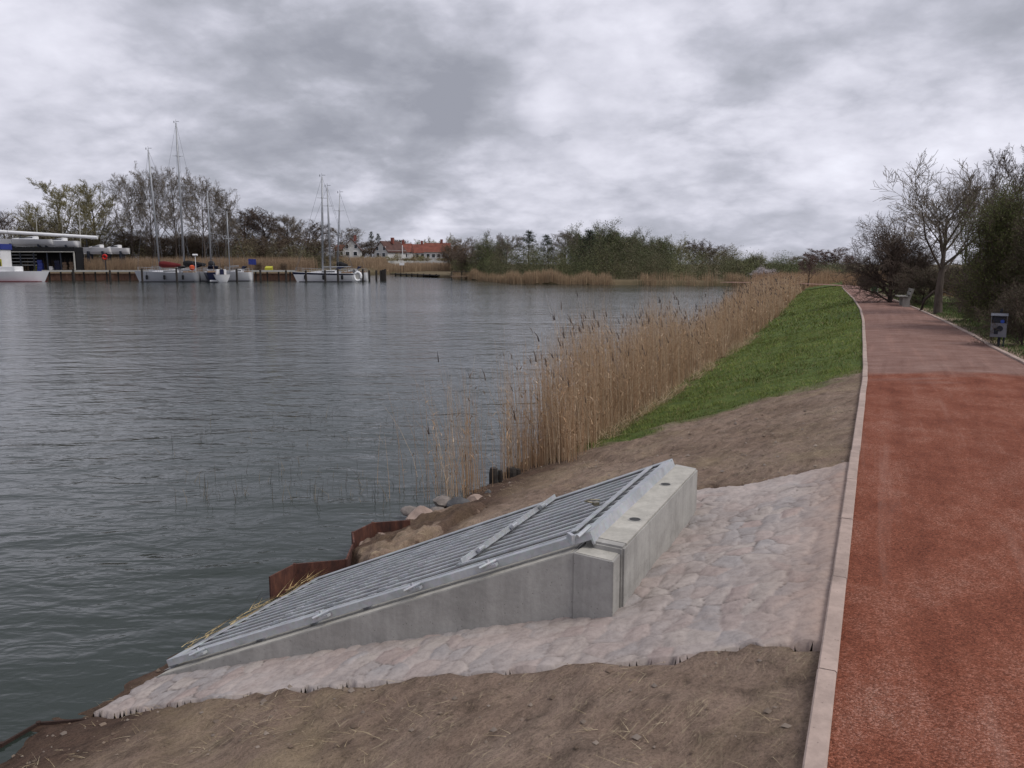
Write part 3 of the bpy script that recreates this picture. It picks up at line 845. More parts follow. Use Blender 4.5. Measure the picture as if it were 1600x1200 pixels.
# ------------------------------------------------------------------ blades, reeds, straw
def blades(name, base, hgt, wdt, lean, cols, mat, segs=2, droop=0.0, sides=2, parent=None):
    """many stems or blades in one mesh: sides=3 gives round stems, 2 gives flat blades"""
    n = len(base); az = rng.uniform(0, 2 * math.pi, n); V = []; F = []
    lv = np.stack([np.cos(lean[1]) * lean[0], np.sin(lean[1]) * lean[0]], 1)
    k = sides
    for j in range(segs + 1):
        t = j / segs; p = base.copy(); p[:, :2] += lv * (t ** 1.7)[..., None] if False else lv * (t ** 1.7)
        p[:, 2] += hgt * (t - droop * t * t)
        ww = wdt * (1 - .82 * t)
        for a in range(k):
            ang = az + 2 * math.pi * a / (k if k > 2 else 2)
            q = p.copy(); q[:, 0] += np.cos(ang) * ww / 2; q[:, 1] += np.sin(ang) * ww / 2; V.append(q)
    V = np.stack(V, 1).reshape(-1, 3); m_ = (segs + 1) * k; b0 = np.arange(n)[:, None] * m_
    for j in range(segs):
        for a in range(k if k > 2 else 1):
            a2 = (a + 1) % k
            F.append(np.concatenate([b0 + j * k + a, b0 + j * k + a2, b0 + (j + 1) * k + a2, b0 + (j + 1) * k + a], 1))
    F = np.concatenate(F, 0); cc = np.repeat(cols, m_, 0)
    return V, F, cc


def merge(parts):
    off = 0; V = []; F = []; Cx = []
    for v, f, c in parts: V.append(v); F.append(f + off); Cx.append(c); off += len(v)
    return np.concatenate(V), np.concatenate(F), np.concatenate(Cx)


def varcol(n, cols, jit=.12):
    cols = np.array(cols); i = rng.integers(0, len(cols), n); t = rng.uniform(0, 1, (n, 1)); j = rng.integers(0, len(cols), n)
    return np.clip((cols[i] * (1 - t) + cols[j] * t) * rng.uniform(1 - jit, 1 + jit, (n, 1)), 0, 1)


REEDC = [(.38, .245, .145), (.45, .315, .20), (.31, .19, .11), (.54, .43, .31), (.36, .24, .15)]


def reeds(name, X, Y, Z, hgt, wdt, label, plume=.06, leafy=1.0, cat='reeds', stray=.05, darkbase=0.0, cols=REEDC, leanamt=.10):
    n = len(X); base = np.stack([X, Y, Z], 1); h = hgt
    la = rng.normal(0, leanamt, n); st = rng.uniform(0, 1, n) < stray; la = np.where(st, rng.uniform(.3, .9, n), np.abs(la)) * h
    laz = np.where(st, rng.uniform(0, 6.3, n), rng.normal(2.6, .9, n)); h = np.where(st, h * .75, h)
    c = varcol(n, cols); parts = [blades(name, base, h, wdt, (la, laz), c, None, 3, 0, 3)]
    nl = int(n * leafy)
    if nl:
        i = rng.integers(0, n, nl); t = rng.uniform(.15, .85, nl)
        b = base[i].copy(); lv = np.stack([np.cos(laz[i]) * la[i], np.sin(laz[i]) * la[i]], 1) * (t ** 1.7)[:, None]; b[:, :2] += lv; b[:, 2] += h[i] * t
        L = rng.uniform(.12, .38, nl) * np.mean(hgt) / 2.0
        parts.append(blades(name, b, L * rng.uniform(.2, 1, nl), wdt[i] * 2.1, (L * rng.uniform(.25, .8, nl), rng.uniform(0, 6.3, nl)), varcol(nl, cols), None, 2, .5, 2))
    if plume:
        i = np.where((rng.uniform(0, 1, n) < plume) & ~st)[0]; b = base[i].copy()
        b[:, :2] += np.stack([np.cos(laz[i]) * la[i], np.sin(laz[i]) * la[i]], 1) * .93; b[:, 2] += h[i] * .95
        npn = len(i); pc = varcol(npn, [(.10, .085, .08), (.15, .115, .095), (.085, .07, .068)])
        for q in range(2): parts.append(blades(name, b, rng.uniform(.08, .16, npn), wdt[i] * 3.0, (rng.uniform(.01, .09, npn), rng.normal(2.8, .8, npn)), pc, None, 2, .1, 2))
    V, F, cc = merge(parts)
    o = np_mesh(name, V, F, [M['reed']], cc)
    tag(o, label, cat, None, 'stuff'); return o


def belt():
    SS = []; CCs = []; WW = []; HH = []
    for (a, b, dens, wd_) in ((7.6, 12.5, 900, .0065), (12.5, 16, 560, .007), (16, 26, 270, .009), (26, 45, 120, .015), (45, 100, 34, .032)):
        outer = lambda s: 4.12 + np.clip(s - 10, 0, 60) * .055
        n = int((b - a) * (outer((a + b) / 2) - 3.35) * dens)
        s = rng.uniform(a, b, n); c = rng.uniform(0, 1, n) * (outer(s) - 3.35) + 3.35
        c += (fbm(s * .9, c * .4, 3, 6) - .5) * .5
        SS.append(s); CCs.append(c); WW.append(np.full(n, wd_) * rng.uniform(.6, 1.2, n))
    s = np.concatenate(SS); c = np.concatenate(CCs); wd_ = np.concatenate(WW)
    X, Y = bank_xy(s, c); den = fbm(X * .55, Y * .55, 3, 71)
    ss_start = (Y > 9.75 + (fbm(X * 2, Y * 2, 2, 3) - .5) * .6)
    keep = ss_start & (den > .27 + .25 * rng.uniform(0, 1, len(s)) * (c < 3.7))
    X, Y, s, c, wd_ = X[keep], Y[keep], s[keep], c[keep], wd_[keep]
    h = rng.normal(1.66, .22, len(X)) - np.clip((s - 11) / 7, 0, 1) * .32 + (fbm(X * .6, Y * .6, 2, 5) - .5) * 1.0 - np.clip(3.75 - c, 0, .5) * 1.2
    h = h * np.where(Y < 11.5, .85 + .15 * np.clip((Y - 9.8) / 1.6, 0, 1), 1); h = np.clip(h, .3, 2.4)
    low = rng.uniform(0, 1, len(h)) < .22; h = np.where(low, h * rng.uniform(.35, .7, len(h)), h)
    reeds('reed_belt', X, Y, np.clip(bank_z(s, c), -.1, 1) - .05, h, wd_, 'tall dry golden reed belt along the foot of the dike', leafy=1.1)


belt()


def tangle():
    n = 5200; s = rng.uniform(7.9, 26, n); c = 3.15 + rng.gamma(1.5, .22, n); X, Y = bank_xy(s, c); k = (Y > 9.9) & (fbm(X * 1.3, Y * 1.3, 3, 4) > .4); X, Y, s, c = X[k], Y[k], s[k], c[k]; n = len(X)
    L = rng.uniform(.15, .75, n)
    V, F, cc = blades('t', np.stack([X, Y, np.maximum(bank_z(s, c), -.02) - .01], 1), L * rng.uniform(.1, .7, n), np.full(n, .0075), (L * rng.uniform(.4, 1.1, n), rng.uniform(0, 6.3, n)), varcol(n, [(.42, .30, .18), (.33, .23, .13), (.52, .42, .29)]), None, 3, .45, 3)
    tag(np_mesh('fallen_reeds', V, F, [M['reed']], cc), 'broken and bent reed stalks tangled at the landward foot of the reed belt', 'reeds', None, 'stuff')


tangle()


def clump(px, py, n, r, h, label, lean=.14):
    p = P(px, py, 0); X = p.x + rng.normal(0, r, n); Y = p.y + rng.normal(0, r, n)
    reeds('reed_clump', X, Y, np.full(n, -.1), rng.normal(h, h * .22, n).clip(.3), np.full(n, .0065), label, leafy=.8, leanamt=lean, cat='reeds')


clump(735, 770, 62, .085, 1.3, 'dense slim reed clump standing in the water by the boulders', .12)
clump(700, 782, 34, .11, 1.2, 'thin leaning reed clump left of the denser one', .22)
clump(690, 760, 18, .35, 1.1, 'scattered single reeds in the water behind the clumps', .16)


def stubs():
    n = 210; u = rng.uniform(0, 1, n); cx = rng.choice([300, 330, 390, 430, 460, 500, 510, 590, 600, 560, 640, 520, 350, 570], n) + rng.normal(0, 22, n); cy = rng.choice([660, 770, 775, 745, 770, 690, 780, 770, 720, 650, 700], n) + rng.normal(0, 14, n)
    pp = [P(a, max(b, 630), 0) for a, b in zip(cx, cy)]
    X = np.array([p.x for p in pp]); Y = np.array([p.y for p in pp]); h = rng.gamma(2.0, .05, n).clip(.04, .5)
    V, F, cc = blades('s', np.stack([X, Y, X * 0 - .1], 1), h + .1, np.full(n, .009), (np.abs(rng.normal(0, .09, n)) + (rng.uniform(0, 1, n) < .12) * .25, rng.uniform(0, 6.3, n)), varcol(n, [(.05, .045, .04), (.09, .075, .06), (.30, .24, .16)]), None, 2, 0, 3)
    tag(np_mesh('reed_stubble', V, F, [M['reed']], cc), 'broken reed stalks poking out of the open water', 'reeds', None, 'stuff')


stubs()


def grass_blades():
    parts = []
    for (a, b, dens, wd_, h0) in ((7.2, 13, 1700, .007, .042), (13, 24, 700, .012, .05), (24, 75, 120, .03, .065)):
        n = int((b - a) * 4.0 * dens); s = rng.uniform(a, b, n); c = rng.uniform(0.02, 3.9, n); X, Y = bank_xy(s, c)
        g = grass_mask(s, c, X, Y); tuft = fbm(X * 3.5, Y * 3.5, 3, 19); k = (g > rng.uniform(.15, .9, n)) & (rng.uniform(0, 1, n) < .35 + tuft)
        X, Y, s, c, tuft = X[k], Y[k], s[k], c[k], tuft[k]; n = len(X)
        Z = bank_z(s, c) + soil_relief(X, Y, s, c, 0)
        h = h0 * rng.uniform(.5, 1.4, n) * (.5 + 1.5 * np.clip(tuft - .25, 0, 1) * 1.6)
        pal = varcol(n, [(.115, .155, .03), (.145, .185, .04), (.085, .12, .027), (.19, .195, .065)], .2)
        dry = (rng.uniform(0, 1, n) < .10 + .3 * (c > 3.1) + .25 * (g[k] < .8))[:, None]; pal = np.where(dry, varcol(n, [(.22, .17, .09), (.16, .13, .06)]), pal)
        big = fbm(X * .8, Y * .8, 3, 23)[:, None]; pal = pal * (.55 + 1.2 * big)
        parts.append(blades('g', np.stack([X, Y, Z - .01], 1), h, np.full(n, wd_), (h * rng.uniform(.2, .9, n), rng.uniform(0, 6.3, n)), pal, None, 2, .15, 2))
    # verge right of the path
    n = 26000; Y = rng.uniform(9, 45, n) ** 1.0; cc = rng.gamma(1.6, .9, n); X = rx_ext(Y) + .12 + cc
    g = fbm(X * 1.3, Y * 1.3, 3, 14); bare = np.exp(-((Y - 12.2) ** 2) / 1.5) * (cc < 2.0); k = (g > .36) & (rng.uniform(0, 1, n) > bare * 1.4); X, Y = X[k], Y[k]; n = len(X)
    Z = np.array([rg_z(x, y) for x, y in zip(X, Y)]); h = rng.uniform(.04, .13, n)
    parts.append(blades('g', np.stack([X, Y, Z - .01], 1), h, np.full(n, .016), (h * rng.uniform(.2, .9, n), rng.uniform(0, 6.3, n)), varcol(n, [(.05, .10, .02), (.07, .11, .03), (.04, .07, .02), (.15, .12, .06)], .2), None, 2, .15, 2))
    V, F, cx = merge(parts)
    tag(np_mesh('grass', V, F, [M['grass']], cx), 'short green grass on the dike bank and path verge', 'grass', None, 'stuff')


grass_blades()


def straw_bits():
    n = 11000; s = rng.uniform(1.5, 11.5, n); c = rng.uniform(.05, 4.1, n); X, Y = bank_xy(s, c)
    clus = fbm(X * 2.4, Y * 2.4, 3, 51); g = grass_mask(s, c, X, Y)
    k = (clus > .46 + .2 * rng.uniform(0, 1, n)) & ~inside(X, Y, pav2) & ~inside(X, Y, foot2) & (g < .6); X, Y, s, c = X[k], Y[k], s[k], c[k]; n = len(X)
    Z = bank_z(s, c) + soil_relief(X, Y, s, c, 0) + .004; L = rng.uniform(.02, .10, n)
    V, F, cc = blades('st', np.stack([X, Y, Z], 1), L * .10, np.full(n, .0035), (L, rng.normal(TH + 2.6, .8, n)), varcol(n, [(.33, .26, .16), (.25, .19, .115), (.42, .35, .24)]), None, 2, 0, 2)
    parts = [(V, F, cc)]
    # lumps and pebbles
    n = 4500; s = rng.uniform(1.5, 10, n); c = rng.uniform(.05, 4.1, n); X, Y = bank_xy(s, c); k = ~inside(X, Y, pav2) & ~inside(X, Y, foot2) & (grass_mask(s, c, X, Y) < .4)
    X, Y, s, c = X[k], Y[k], s[k], c[k]; n = len(X); Z = bank_z(s, c) + soil_relief(X, Y, s, c, 0)
    r = rng.gamma(1.3, .0042, n).clip(.003, .028)
    oc = np.array([(1, 0, 0), (0, 1, 0), (-1, 0, 0), (0, -1, 0), (0, 0, .8), (0, 0, -.8)], float)
    jit = rng.uniform(.6, 1.3, (n, 6, 1)); V2 = (np.stack([X, Y, Z + r * .2], 1)[:, None] + oc[None] * jit * r[:, None, None]).reshape(-1, 3)
    fb = np.array([(0, 1, 4, 4), (1, 2, 4, 4), (2, 3, 4, 4), (3, 0, 4, 4)])
    fb = np.array([(0, 1, 4), (1, 2, 4), (2, 3, 4), (3, 0, 4)]); F2 = (np.arange(n)[:, None, None] * 6 + fb[None]).reshape(-1, 3)
    cl = np.repeat(varcol(n, [(.14, .10, .075), (.19, .145, .11), (.11, .08, .06), (.17, .14, .12), (.22, .18, .15)]), 6, 0)
    tag(np_mesh('soil_crumbs', V2, F2, [M['straw']], cl), 'crumbs of soil and small pebbles scattered over the bare bank', 'soil', None, 'stuff')
    V, F, cc = merge(parts)
    tag(np_mesh('straw_litter', V, F, [M['straw']], cc), 'loose bits of straw lying on the bare soil bank', 'straw', None, 'stuff')
    # reed debris caught on the low edge of the grate
    n = 75; t = rng.uniform(.10, .98, n); b = N0[:] and np.array([list(N0 * (1 - q) + F0 * q) for q in t]); b[:, 2] += rng.uniform(.0, .05, n); b[:, :2] += rng.normal(0, .018, (n, 2))
    L = rng.uniform(.08, .35, n); ang = math.atan2((F0 - N0).y, (F0 - N0).x)
    V, F, cc = blades('d', b, L * .03, np.full(n, .008), (L, ang + rng.normal(0, .3, n)), varcol(n, [(.42, .31, .14), (.34, .24, .11), (.5, .40, .22)]), None, 2, 0, 3)
    tag(np_mesh('reed_debris', V, F, [M['straw']], cc), 'yellow reed stalks washed up along the low edge of the grate', 'debris', None, 'stuff')


straw_bits()


def rubble():
    """coarse dug soil heaped between sheet piles and bank"""
    pts_ = [P(545, 868, .12), P(556, 846, .12), P(590, 826, .12), P(640, 818, .1), (P(700, 800, .12)), (P(760, 790, .2)), P(660, 838, .3), P(575, 876, .24)]
    poly = [(p.x, p.y) for p in pts_]; xs = np.arange(min(p[0] for p in poly) - .1, max(p[0] for p in poly) + .1, .018); ys = np.arange(min(p[1] for p in poly) - .1, max(p[1] for p in poly) + .1, .018)
    X, Y = np.meshgrid(xs, ys, indexing='ij'); m_ = inside(X, Y, poly).astype(float)
    for _ in range(6): m_ = (m_ + np.roll(m_, 1, 0) + np.roll(m_, -1, 0) + np.roll(m_, 1, 1) + np.roll(m_, -1, 1)) / 5
    s, c = to_sc(X, Y); Z = np.maximum(bank_z(s, c), -.05) + (m_ - .15) * (.13 + .16 * (fbm(X * 6, Y * 6, 4, 6) - .5)) + (fbm(X * 20, Y * 20, 3, 4) - .5) * .04 * m_
    idx = np.arange(X.size).reshape(X.shape); f = np.stack([idx[:-1, :-1], idx[1:, :-1], idx[1:, 1:], idx[:-1, 1:]], -1).reshape(-1, 4); keep = (m_.ravel()[f] > .06).all(1)
    cl = np.zeros((X.size, 3)); cl[:, 1] = (fbm(X * 4, Y * 4, 3, 61).ravel() > .5) * .9
    tag(np_mesh('dug_soil', np.stack([X.ravel(), Y.ravel(), Z.ravel()], 1), f[keep], [M['soil']], cl, True), 'heap of dug brown soil behind the rusty sheet piles', 'soil', None, 'stuff')


rubble()

# ------------------------------------------------------------------ trees
class Tree:
    def __init__(s, seed): s.r = random.Random(seed); s.big = MB(); s.fine = MB(); s.leaves = []; s.lc = []
    def branch(s, p, d, L, rad, lvl, cfg):
        r = s.r; nseg = 4 if lvl < cfg['lv'] - 1 else 2; pts = [p.copy()]; rr = [rad]; dd = d.copy()
        for i in range(nseg):
            w = cfg['wob'] * (1 if lvl else .35)
            dd = (dd + Vector((r.gauss(0, w), r.gauss(0, w), r.gauss(0, w) + cfg['up'] * (1 if lvl else 0) - cfg.get('droop', 0) * (lvl >= cfg['lv'] - 1)))).normalized()
            pts.append(pts[-1] + dd * (L / nseg)); rr.append(max(rad * (1 - (i + 1) / nseg * cfg['tap']), cfg['minr']))
        tgt = s.big if lvl <= cfg['blv'] else s.fine
        tgt.tube(pts, rr, 7 if lvl == 0 else (5 if lvl == 1 else 3), False)
        if lvl >= cfg['lv']:
            for _ in range(cfg.get('leaf', 0)):
                q = pts[-1].lerp(pts[0], r.random()); s.leaves.append(q + Vector((r.gauss(0, 1), r.gauss(0, 1), r.gauss(0, 1))) * cfg.get('lsp', .02))
            return
        n = cfg['n'][lvl]
        for k in range(n):
            t = cfg['st'][lvl] + (1 - cfg['st'][lvl]) * (k + r.random()) / n; j = min(int(t * nseg), nseg - 1); f = t * nseg - j
            q = pts[j].lerp(pts[j + 1], f); dl = (pts[j + 1] - pts[j]).normalized()
            az = r.uniform(0, 2 * math.pi) if lvl else (k * 2.4 + r.uniform(-.5, .5)); e1 = dl.orthogonal().normalized(); e2 = dl.cross(e1); ang = math.radians(r.gauss(cfg['ang'][lvl], 9))
            nd = dl * math.cos(ang) + (e1 * math.cos(az) + e2 * math.sin(az)) * math.sin(ang)
            ln = L * cfg['ratio'][lvl] * r.uniform(.7, 1.2) * (1 - cfg['sh'] * t if lvl else cfg['shape'](t))
            rb = rr[j] * (1 - f) + rr[j + 1] * f
            s.branch(q, nd, ln, max(rb * r.uniform(.45, .65), cfg['minr']), lvl + 1, cfg)


def leafmesh(pts, size, cols, r, name, parent, mat):
    n = len(pts); P_ = np.array([tuple(p) for p in pts]); d1 = rng.normal(0, 1, (n, 3)); d1 /= np.linalg.norm(d1, axis=1)[:, None]; d2 = np.cross(d1, rng.normal(0, 1, (n, 3))); d2 /= np.linalg.norm(d2, axis=1)[:, None]
    sz = size * .62 * rng.uniform(.5, 1.5, (n, 1)); V = np.stack([P_ - d1 * sz, P_ - d2 * sz * .5, P_ + d1 * sz, P_ + d2 * sz * .5], 1).reshape(-1, 3)
    F = np.arange(n * 4).reshape(-1, 4)
    return np_mesh(name, V, F, [mat], np.repeat(varcol(n, cols, .3), 4, 0), parent=parent)


def rnd(t): return 1.0


CFG = {   # unit height trees
    'poplar': dict(lv=4, blv=1, n=(18, 9, 7, 6), st=(.24, .2, .12, .1), ang=(46, 40, 42, 45), ratio=(.56, .52, .50, .52), wob=.085, up=.09, tap=.85, minr=.0009, sh=.3, shape=lambda t: 1.15 - .62 * t, rad=.013, tl=.80, leaf=1, lsp=.006),
    'oak': dict(lv=4, blv=1, n=(14, 9, 8, 6), st=(.25, .2, .15, .1), ang=(55, 45, 42, 42), ratio=(.56, .54, .50, .52), wob=.12, up=.07, tap=.82, minr=.0011, sh=.3, shape=lambda t: 1.15 - .55 * t, rad=.019, tl=.72, leaf=0),
    'willow': dict(lv=4, blv=1, n=(11, 9, 8, 7), st=(.15, .2, .15, .1), ang=(42, 40, 40, 45), ratio=(.72, .52, .48, .5), wob=.11, up=.08, tap=.82, minr=.0011, sh=.3, shape=lambda t: 1.1 - .45 * t, rad=.018, tl=.60, leaf=1, lsp=.012),
    'bush': dict(lv=3, blv=0, n=(24, 14, 12), st=(.02, .1, .1), ang=(52, 44, 46), ratio=(.9, .52, .42), wob=.17, up=.05, tap=.82, minr=.0016, sh=.3, shape=lambda t: 1.1 - .35 * t, rad=.02, tl=.55, leaf=5, lsp=.03),
    'pine': dict(lv=2, blv=0, n=(46, 12), st=(.10, .1), ang=(82, 50), ratio=(.33, .40), wob=.08, up=.0, tap=.85, minr=.002, sh=.3, shape=lambda t: 1.15 - 1.0 * t, rad=.016, tl=.97, leaf=9, lsp=.018),
    'birch': dict(lv=4, blv=1, n=(16, 8, 7, 6), st=(.25, .2, .15, .1), ang=(35, 38, 40, 45), ratio=(.46, .52, .48, .5), wob=.10, up=.06, droop=.18, tap=.85, minr=.0016, sh=.3, shape=lambda t: 1.2 - .7 * t, rad=.014, tl=.88, leaf=2, lsp=.01),
}
OLIVE = [(.13, .12, .045), (.16, .14, .055), (.10, .085, .04)]
GREEN = [(.09, .108, .045), (.12, .138, .058), (.075, .09, .038), (.145, .155, .075)]
BROWN = [(.12, .088, .06), (.10, .072, .052), (.15, .11, .07)]
PINEC = [(.02, .035, .02), (.035, .052, .028)]
PALE = [(.19, .20, .11), (.22, .225, .13), (.15, .15, .085)]
WHITE = [(.50, .46, .46), (.42, .37, .38), (.58, .54, .55)]
ORANGE = [(.16, .075, .03), (.12, .06, .03), (.09, .06, .03)]


def make_proto(kind, seed, name, leafc, lsize, bark='bark', twig='twig', **over):
    cfg = dict(CFG[kind]); cfg.update(over); t = Tree(seed)
    t.branch(Vector((0, 0, -.01)), Vector((0, 0, 1)), cfg['tl'], cfg['rad'], 0, cfg)
    zmax = max(v[2] for v in t.fine.v); xs = [v[0] for v in t.fine.v]; ys = [v[1] for v in t.fine.v]; wid = np.percentile(np.hypot(xs, ys), 90)
    k = 1 / zmax
    for m_ in (t.big, t.fine): m_.v = [(a * k, b * k, c * k) for a, b, c in m_.v]
    root = empty(name, (0, -5000, 0))
    t.big.build('trunk', M[bark], root, smooth='y')
    cr = t.fine.build('crown', M[twig], root)
    if t.leaves and leafc:
        leafmesh([p * k for p in t.leaves], lsize, leafc, t.r, 'foliage', cr, M['leaf'])
    root['_w'] = float(wid * k)
    return root


protos = {}


def proto(key, *a, **k):
    protos[key] = [make_proto(*a, **k), 0]


def kids(o): return [c for c in bpy.data.objects if c.parent == o]


def copy_tree(o, parent=None):
    c = o.copy(); C.objects.link(c)
    if parent: c.parent = parent
    for ch in o.children: copy_tree(ch, c)
    return c


def plant(key, px, ytop, halfw, d, base_z, label, group=None, cat='tree', x=None, rot=None):
    pr, used = protos[key]
    pr_used = used; o = pr if not pr_used else copy_tree(pr)
    protos[key][1] = used + 1
    X = (px - 800) / FPX * d if x is None else x
    # forward distance d: height of the sight line at the tree top
    top = D(px, ytop, d).z; h = top - base_z
    hw = halfw * d / FPX; sx = hw / pr['_w']
    o.location = (X, d, base_z - .05); o.scale = (sx, sx, h); o.rotation_euler = (0, 0, R.uniform(0, 6.28) if rot is None else rot)
    tag(o, label, cat, group); return o


proto('poplar1', 'poplar', 1, 'poplar_tree', [(.17, .165, .11), (.14, .13, .09)], .0022)
proto('poplar2', 'poplar', 7, 'poplar_tree', [(.17, .17, .11), (.14, .13, .09)], .0022)
proto('oak1', 'oak', 3, 'bare_tree', None, 0, 'darkbark', 'darktwig')
proto('oak2', 'oak', 9, 'bare_tree', None, 0, 'bark', 'twig')
proto('willow1', 'willow', 4, 'willow_tree', [(.19, .17, .07), (.15, .135, .055), (.16, .125, .07)], .0048, 'bark', 'olivetwig')
proto('bushg', 'bush', 5, 'bushy_tree', GREEN, .012, leaf=9)
proto('bushg2', 'bush', 15, 'bushy_tree', GREEN, .012, leaf=9)
proto('busho', 'bush', 6, 'bushy_tree', OLIVE, .010)
proto('bushb', 'bush', 8, 'bushy_tree', BROWN, .009, 'darkbark', 'darktwig')
proto('bushr', 'bush', 18, 'bushy_tree', ORANGE, .011)
proto('pale1', 'willow', 12, 'pale_tree', PALE, .006, 'bark', 'olivetwig')
proto('pine1', 'pine', 10, 'conifer_tree', PINEC, .014, 'darkbark', 'darktwig')
proto('blossom', 'bush', 13, 'blossoming_shrub', WHITE, .018)
proto('birch1', 'birch', 14, 'birch_tree', [(.10, .06, .05), (.12, .08, .06)], .005, 'bark', 'redtwig')


def fz(px, d):
    x = (px - 800) / FPX * d; return float(far_z(np.array(x), np.array(float(d))))


GL = 'trees behind the far marina'
LT = [('willow1', 108, 280, 38, 158, 'yellow-green willow, left of two rounded ones behind the marina'), ('willow1', 158, 283, 38, 160, 'yellow-green willow, right of two rounded ones behind the marina'),
      ('poplar1', 214, 268, 24, 158, 'bare tall poplar leaning left of the first big mast'), ('poplar2', 246, 252, 24, 160, 'tallest bare poplar right behind the red-covered boat mast'),
      ('poplar1', 282, 256, 25, 157, 'bare poplar directly behind the tallest mast'), ('poplar2', 326, 262, 28, 160, 'bare poplar with thin crown behind the white stern yacht'),
      ('poplar1', 356, 290, 22, 163, 'lower bare poplar at the right end of the poplar row'),
      ('busho', 78, 320, 32, 158, 'olive shrub tree left of the willows'), ('busho', 128, 345, 42, 157, 'olive undergrowth shrub beneath the two willows'),
      ('oak1', 22, 322, 30, 175, 'dark bare tree above the boats at the left edge'), ('bushb', 200, 340, 40, 165, 'brown thicket tree under the left poplars'),
      ('bushb', 262, 345, 44, 168, 'brown thicket tree behind the twin big masts'), ('bushb', 330, 345, 40, 168, 'brown thicket tree below the right poplars'),
      ('oak1', 392, 322, 32, 180, 'dark bare oak at the left end of the dark row'), ('oak1', 424, 320, 32, 184, 'dark bare oak, tallest in the dark row left of the houses'),
      ('oak2', 455, 332, 30, 186, 'greyish bare oak in the dark row'), ('oak1', 482, 342, 28, 190, 'dark bare oak left of the three slim masts'),
      ('bushb', 385, 352, 34, 172, 'brown bushy tree below the left dark oak'), ('bushb', 440, 352, 36, 174, 'brown bushy tree below the middle dark oaks'), ('bushb', 488, 358, 32, 178, 'brown bushy tree beside the first slim mast'),
      ('oak2', 535, 352, 26, 300, 'distant bare tree behind the left white house'), ('bushb', 566, 366, 26, 300, 'distant brown tree between the white houses'),
      ('pine1', 584, 362, 7, 330, 'left small dark fir behind the white house'), ('pine1', 595, 365, 7, 332, 'right small dark fir behind the white house'),
      ('oak2', 625, 372, 20, 330, 'distant bare tree behind the long red roof'), ('pale1', 664, 368, 20, 340, 'pale distant tree between the red roofs'),
      ('pale1', 702, 362, 18, 300, 'pale round tree behind the right red roof'), ('bushr', 712, 376, 22, 190, 'rust-brown bushy tree right of the red roofs'),
      ('oak2', 727, 368, 18, 200, 'small bare tree beyond the rust-brown bush')]
for k, px, yt, hw, d, lb in LT:
    bz = fz(px, d); plant(k, px, yt, hw * (1.3 if px < 500 else 1.15), d, bz, lb, GL)
CT = [('bushb', 742, 372, 24, 150, 'brown tree at the left tip of the wooded spit'), ('bushg2', 770, 359, 20, 140, 'grey-green pointed tree on the left of the spit'), ('oak2', 791, 362, 18, 136, 'bare grey tree on the left of the spit'),
      ('pine1', 825, 361, 16, 126, 'left dark conifer on the wooded spit'), ('pine1', 857, 367, 14, 126, 'small dark conifer right of the larger one'), ('oak2', 882, 358, 20, 128, 'bare brownish tree left of the tall green ones'),
      ('bushg', 908, 346, 22, 130, 'tall grey-green tree just left of the dark evergreen'), ('pine1', 920, 360, 20, 118, 'dense dark evergreen in the middle of the spit'), ('bushg2', 940, 345, 24, 132, 'grey-green tree behind the dark evergreen'),
      ('bushg', 965, 341, 30, 126, 'highest grey-green tree of the wooded spit'), ('bushg2', 1003, 355, 26, 124, 'broad grey-green tree right of the highest one'), ('bushg', 1032, 366, 22, 124, 'lower grey-green tree sloping down to the right'),
      ('pale1', 1060, 366, 24, 130, 'pale willow on the right half of the spit'), ('oak1', 1096, 370, 18, 122, 'dark bare tree right of the pale willow'), ('pale1', 1128, 378, 22, 130, 'pale tree above the right thicket'),
      ('oak2', 1112, 380, 18, 124, 'small bare tree between the two pale ones'), ('bushg', 1158, 394, 24, 120, 'dark green bush tree above the blossom'), ('pale1', 1182, 392, 14, 122, 'pale slim tree behind the blossoming shrub'),
      ('bushg', 1212, 406, 22, 118, 'round dark green bush right of the blossom'),
      ('oak2', 1240, 398, 22, 128, 'faint bare tree beyond the reed field'), ('birch1', 1272, 387, 20, 130, 'reddish birch, left of the pair in the distance'), ('birch1', 1300, 385, 20, 130, 'reddish birch, right of the pair in the distance'), ('oak2', 1338, 400, 22, 135, 'bare tree where the path disappears'),
      ('birch1', 1259, 392, 12, 80, 'thin young tree standing alone in the reeds')]
GC = 'trees on the wooded spit'
for k, px, yt, hw, d, lb in CT:
    plant(k, px, yt, hw * (1.4 if px < 1200 else 1.15), d, .55, lb, GC)
plant('blossom', 1188, 413, 16, 99, .4, 'white blossoming shrub at the right end of the spit', None, 'shrub')


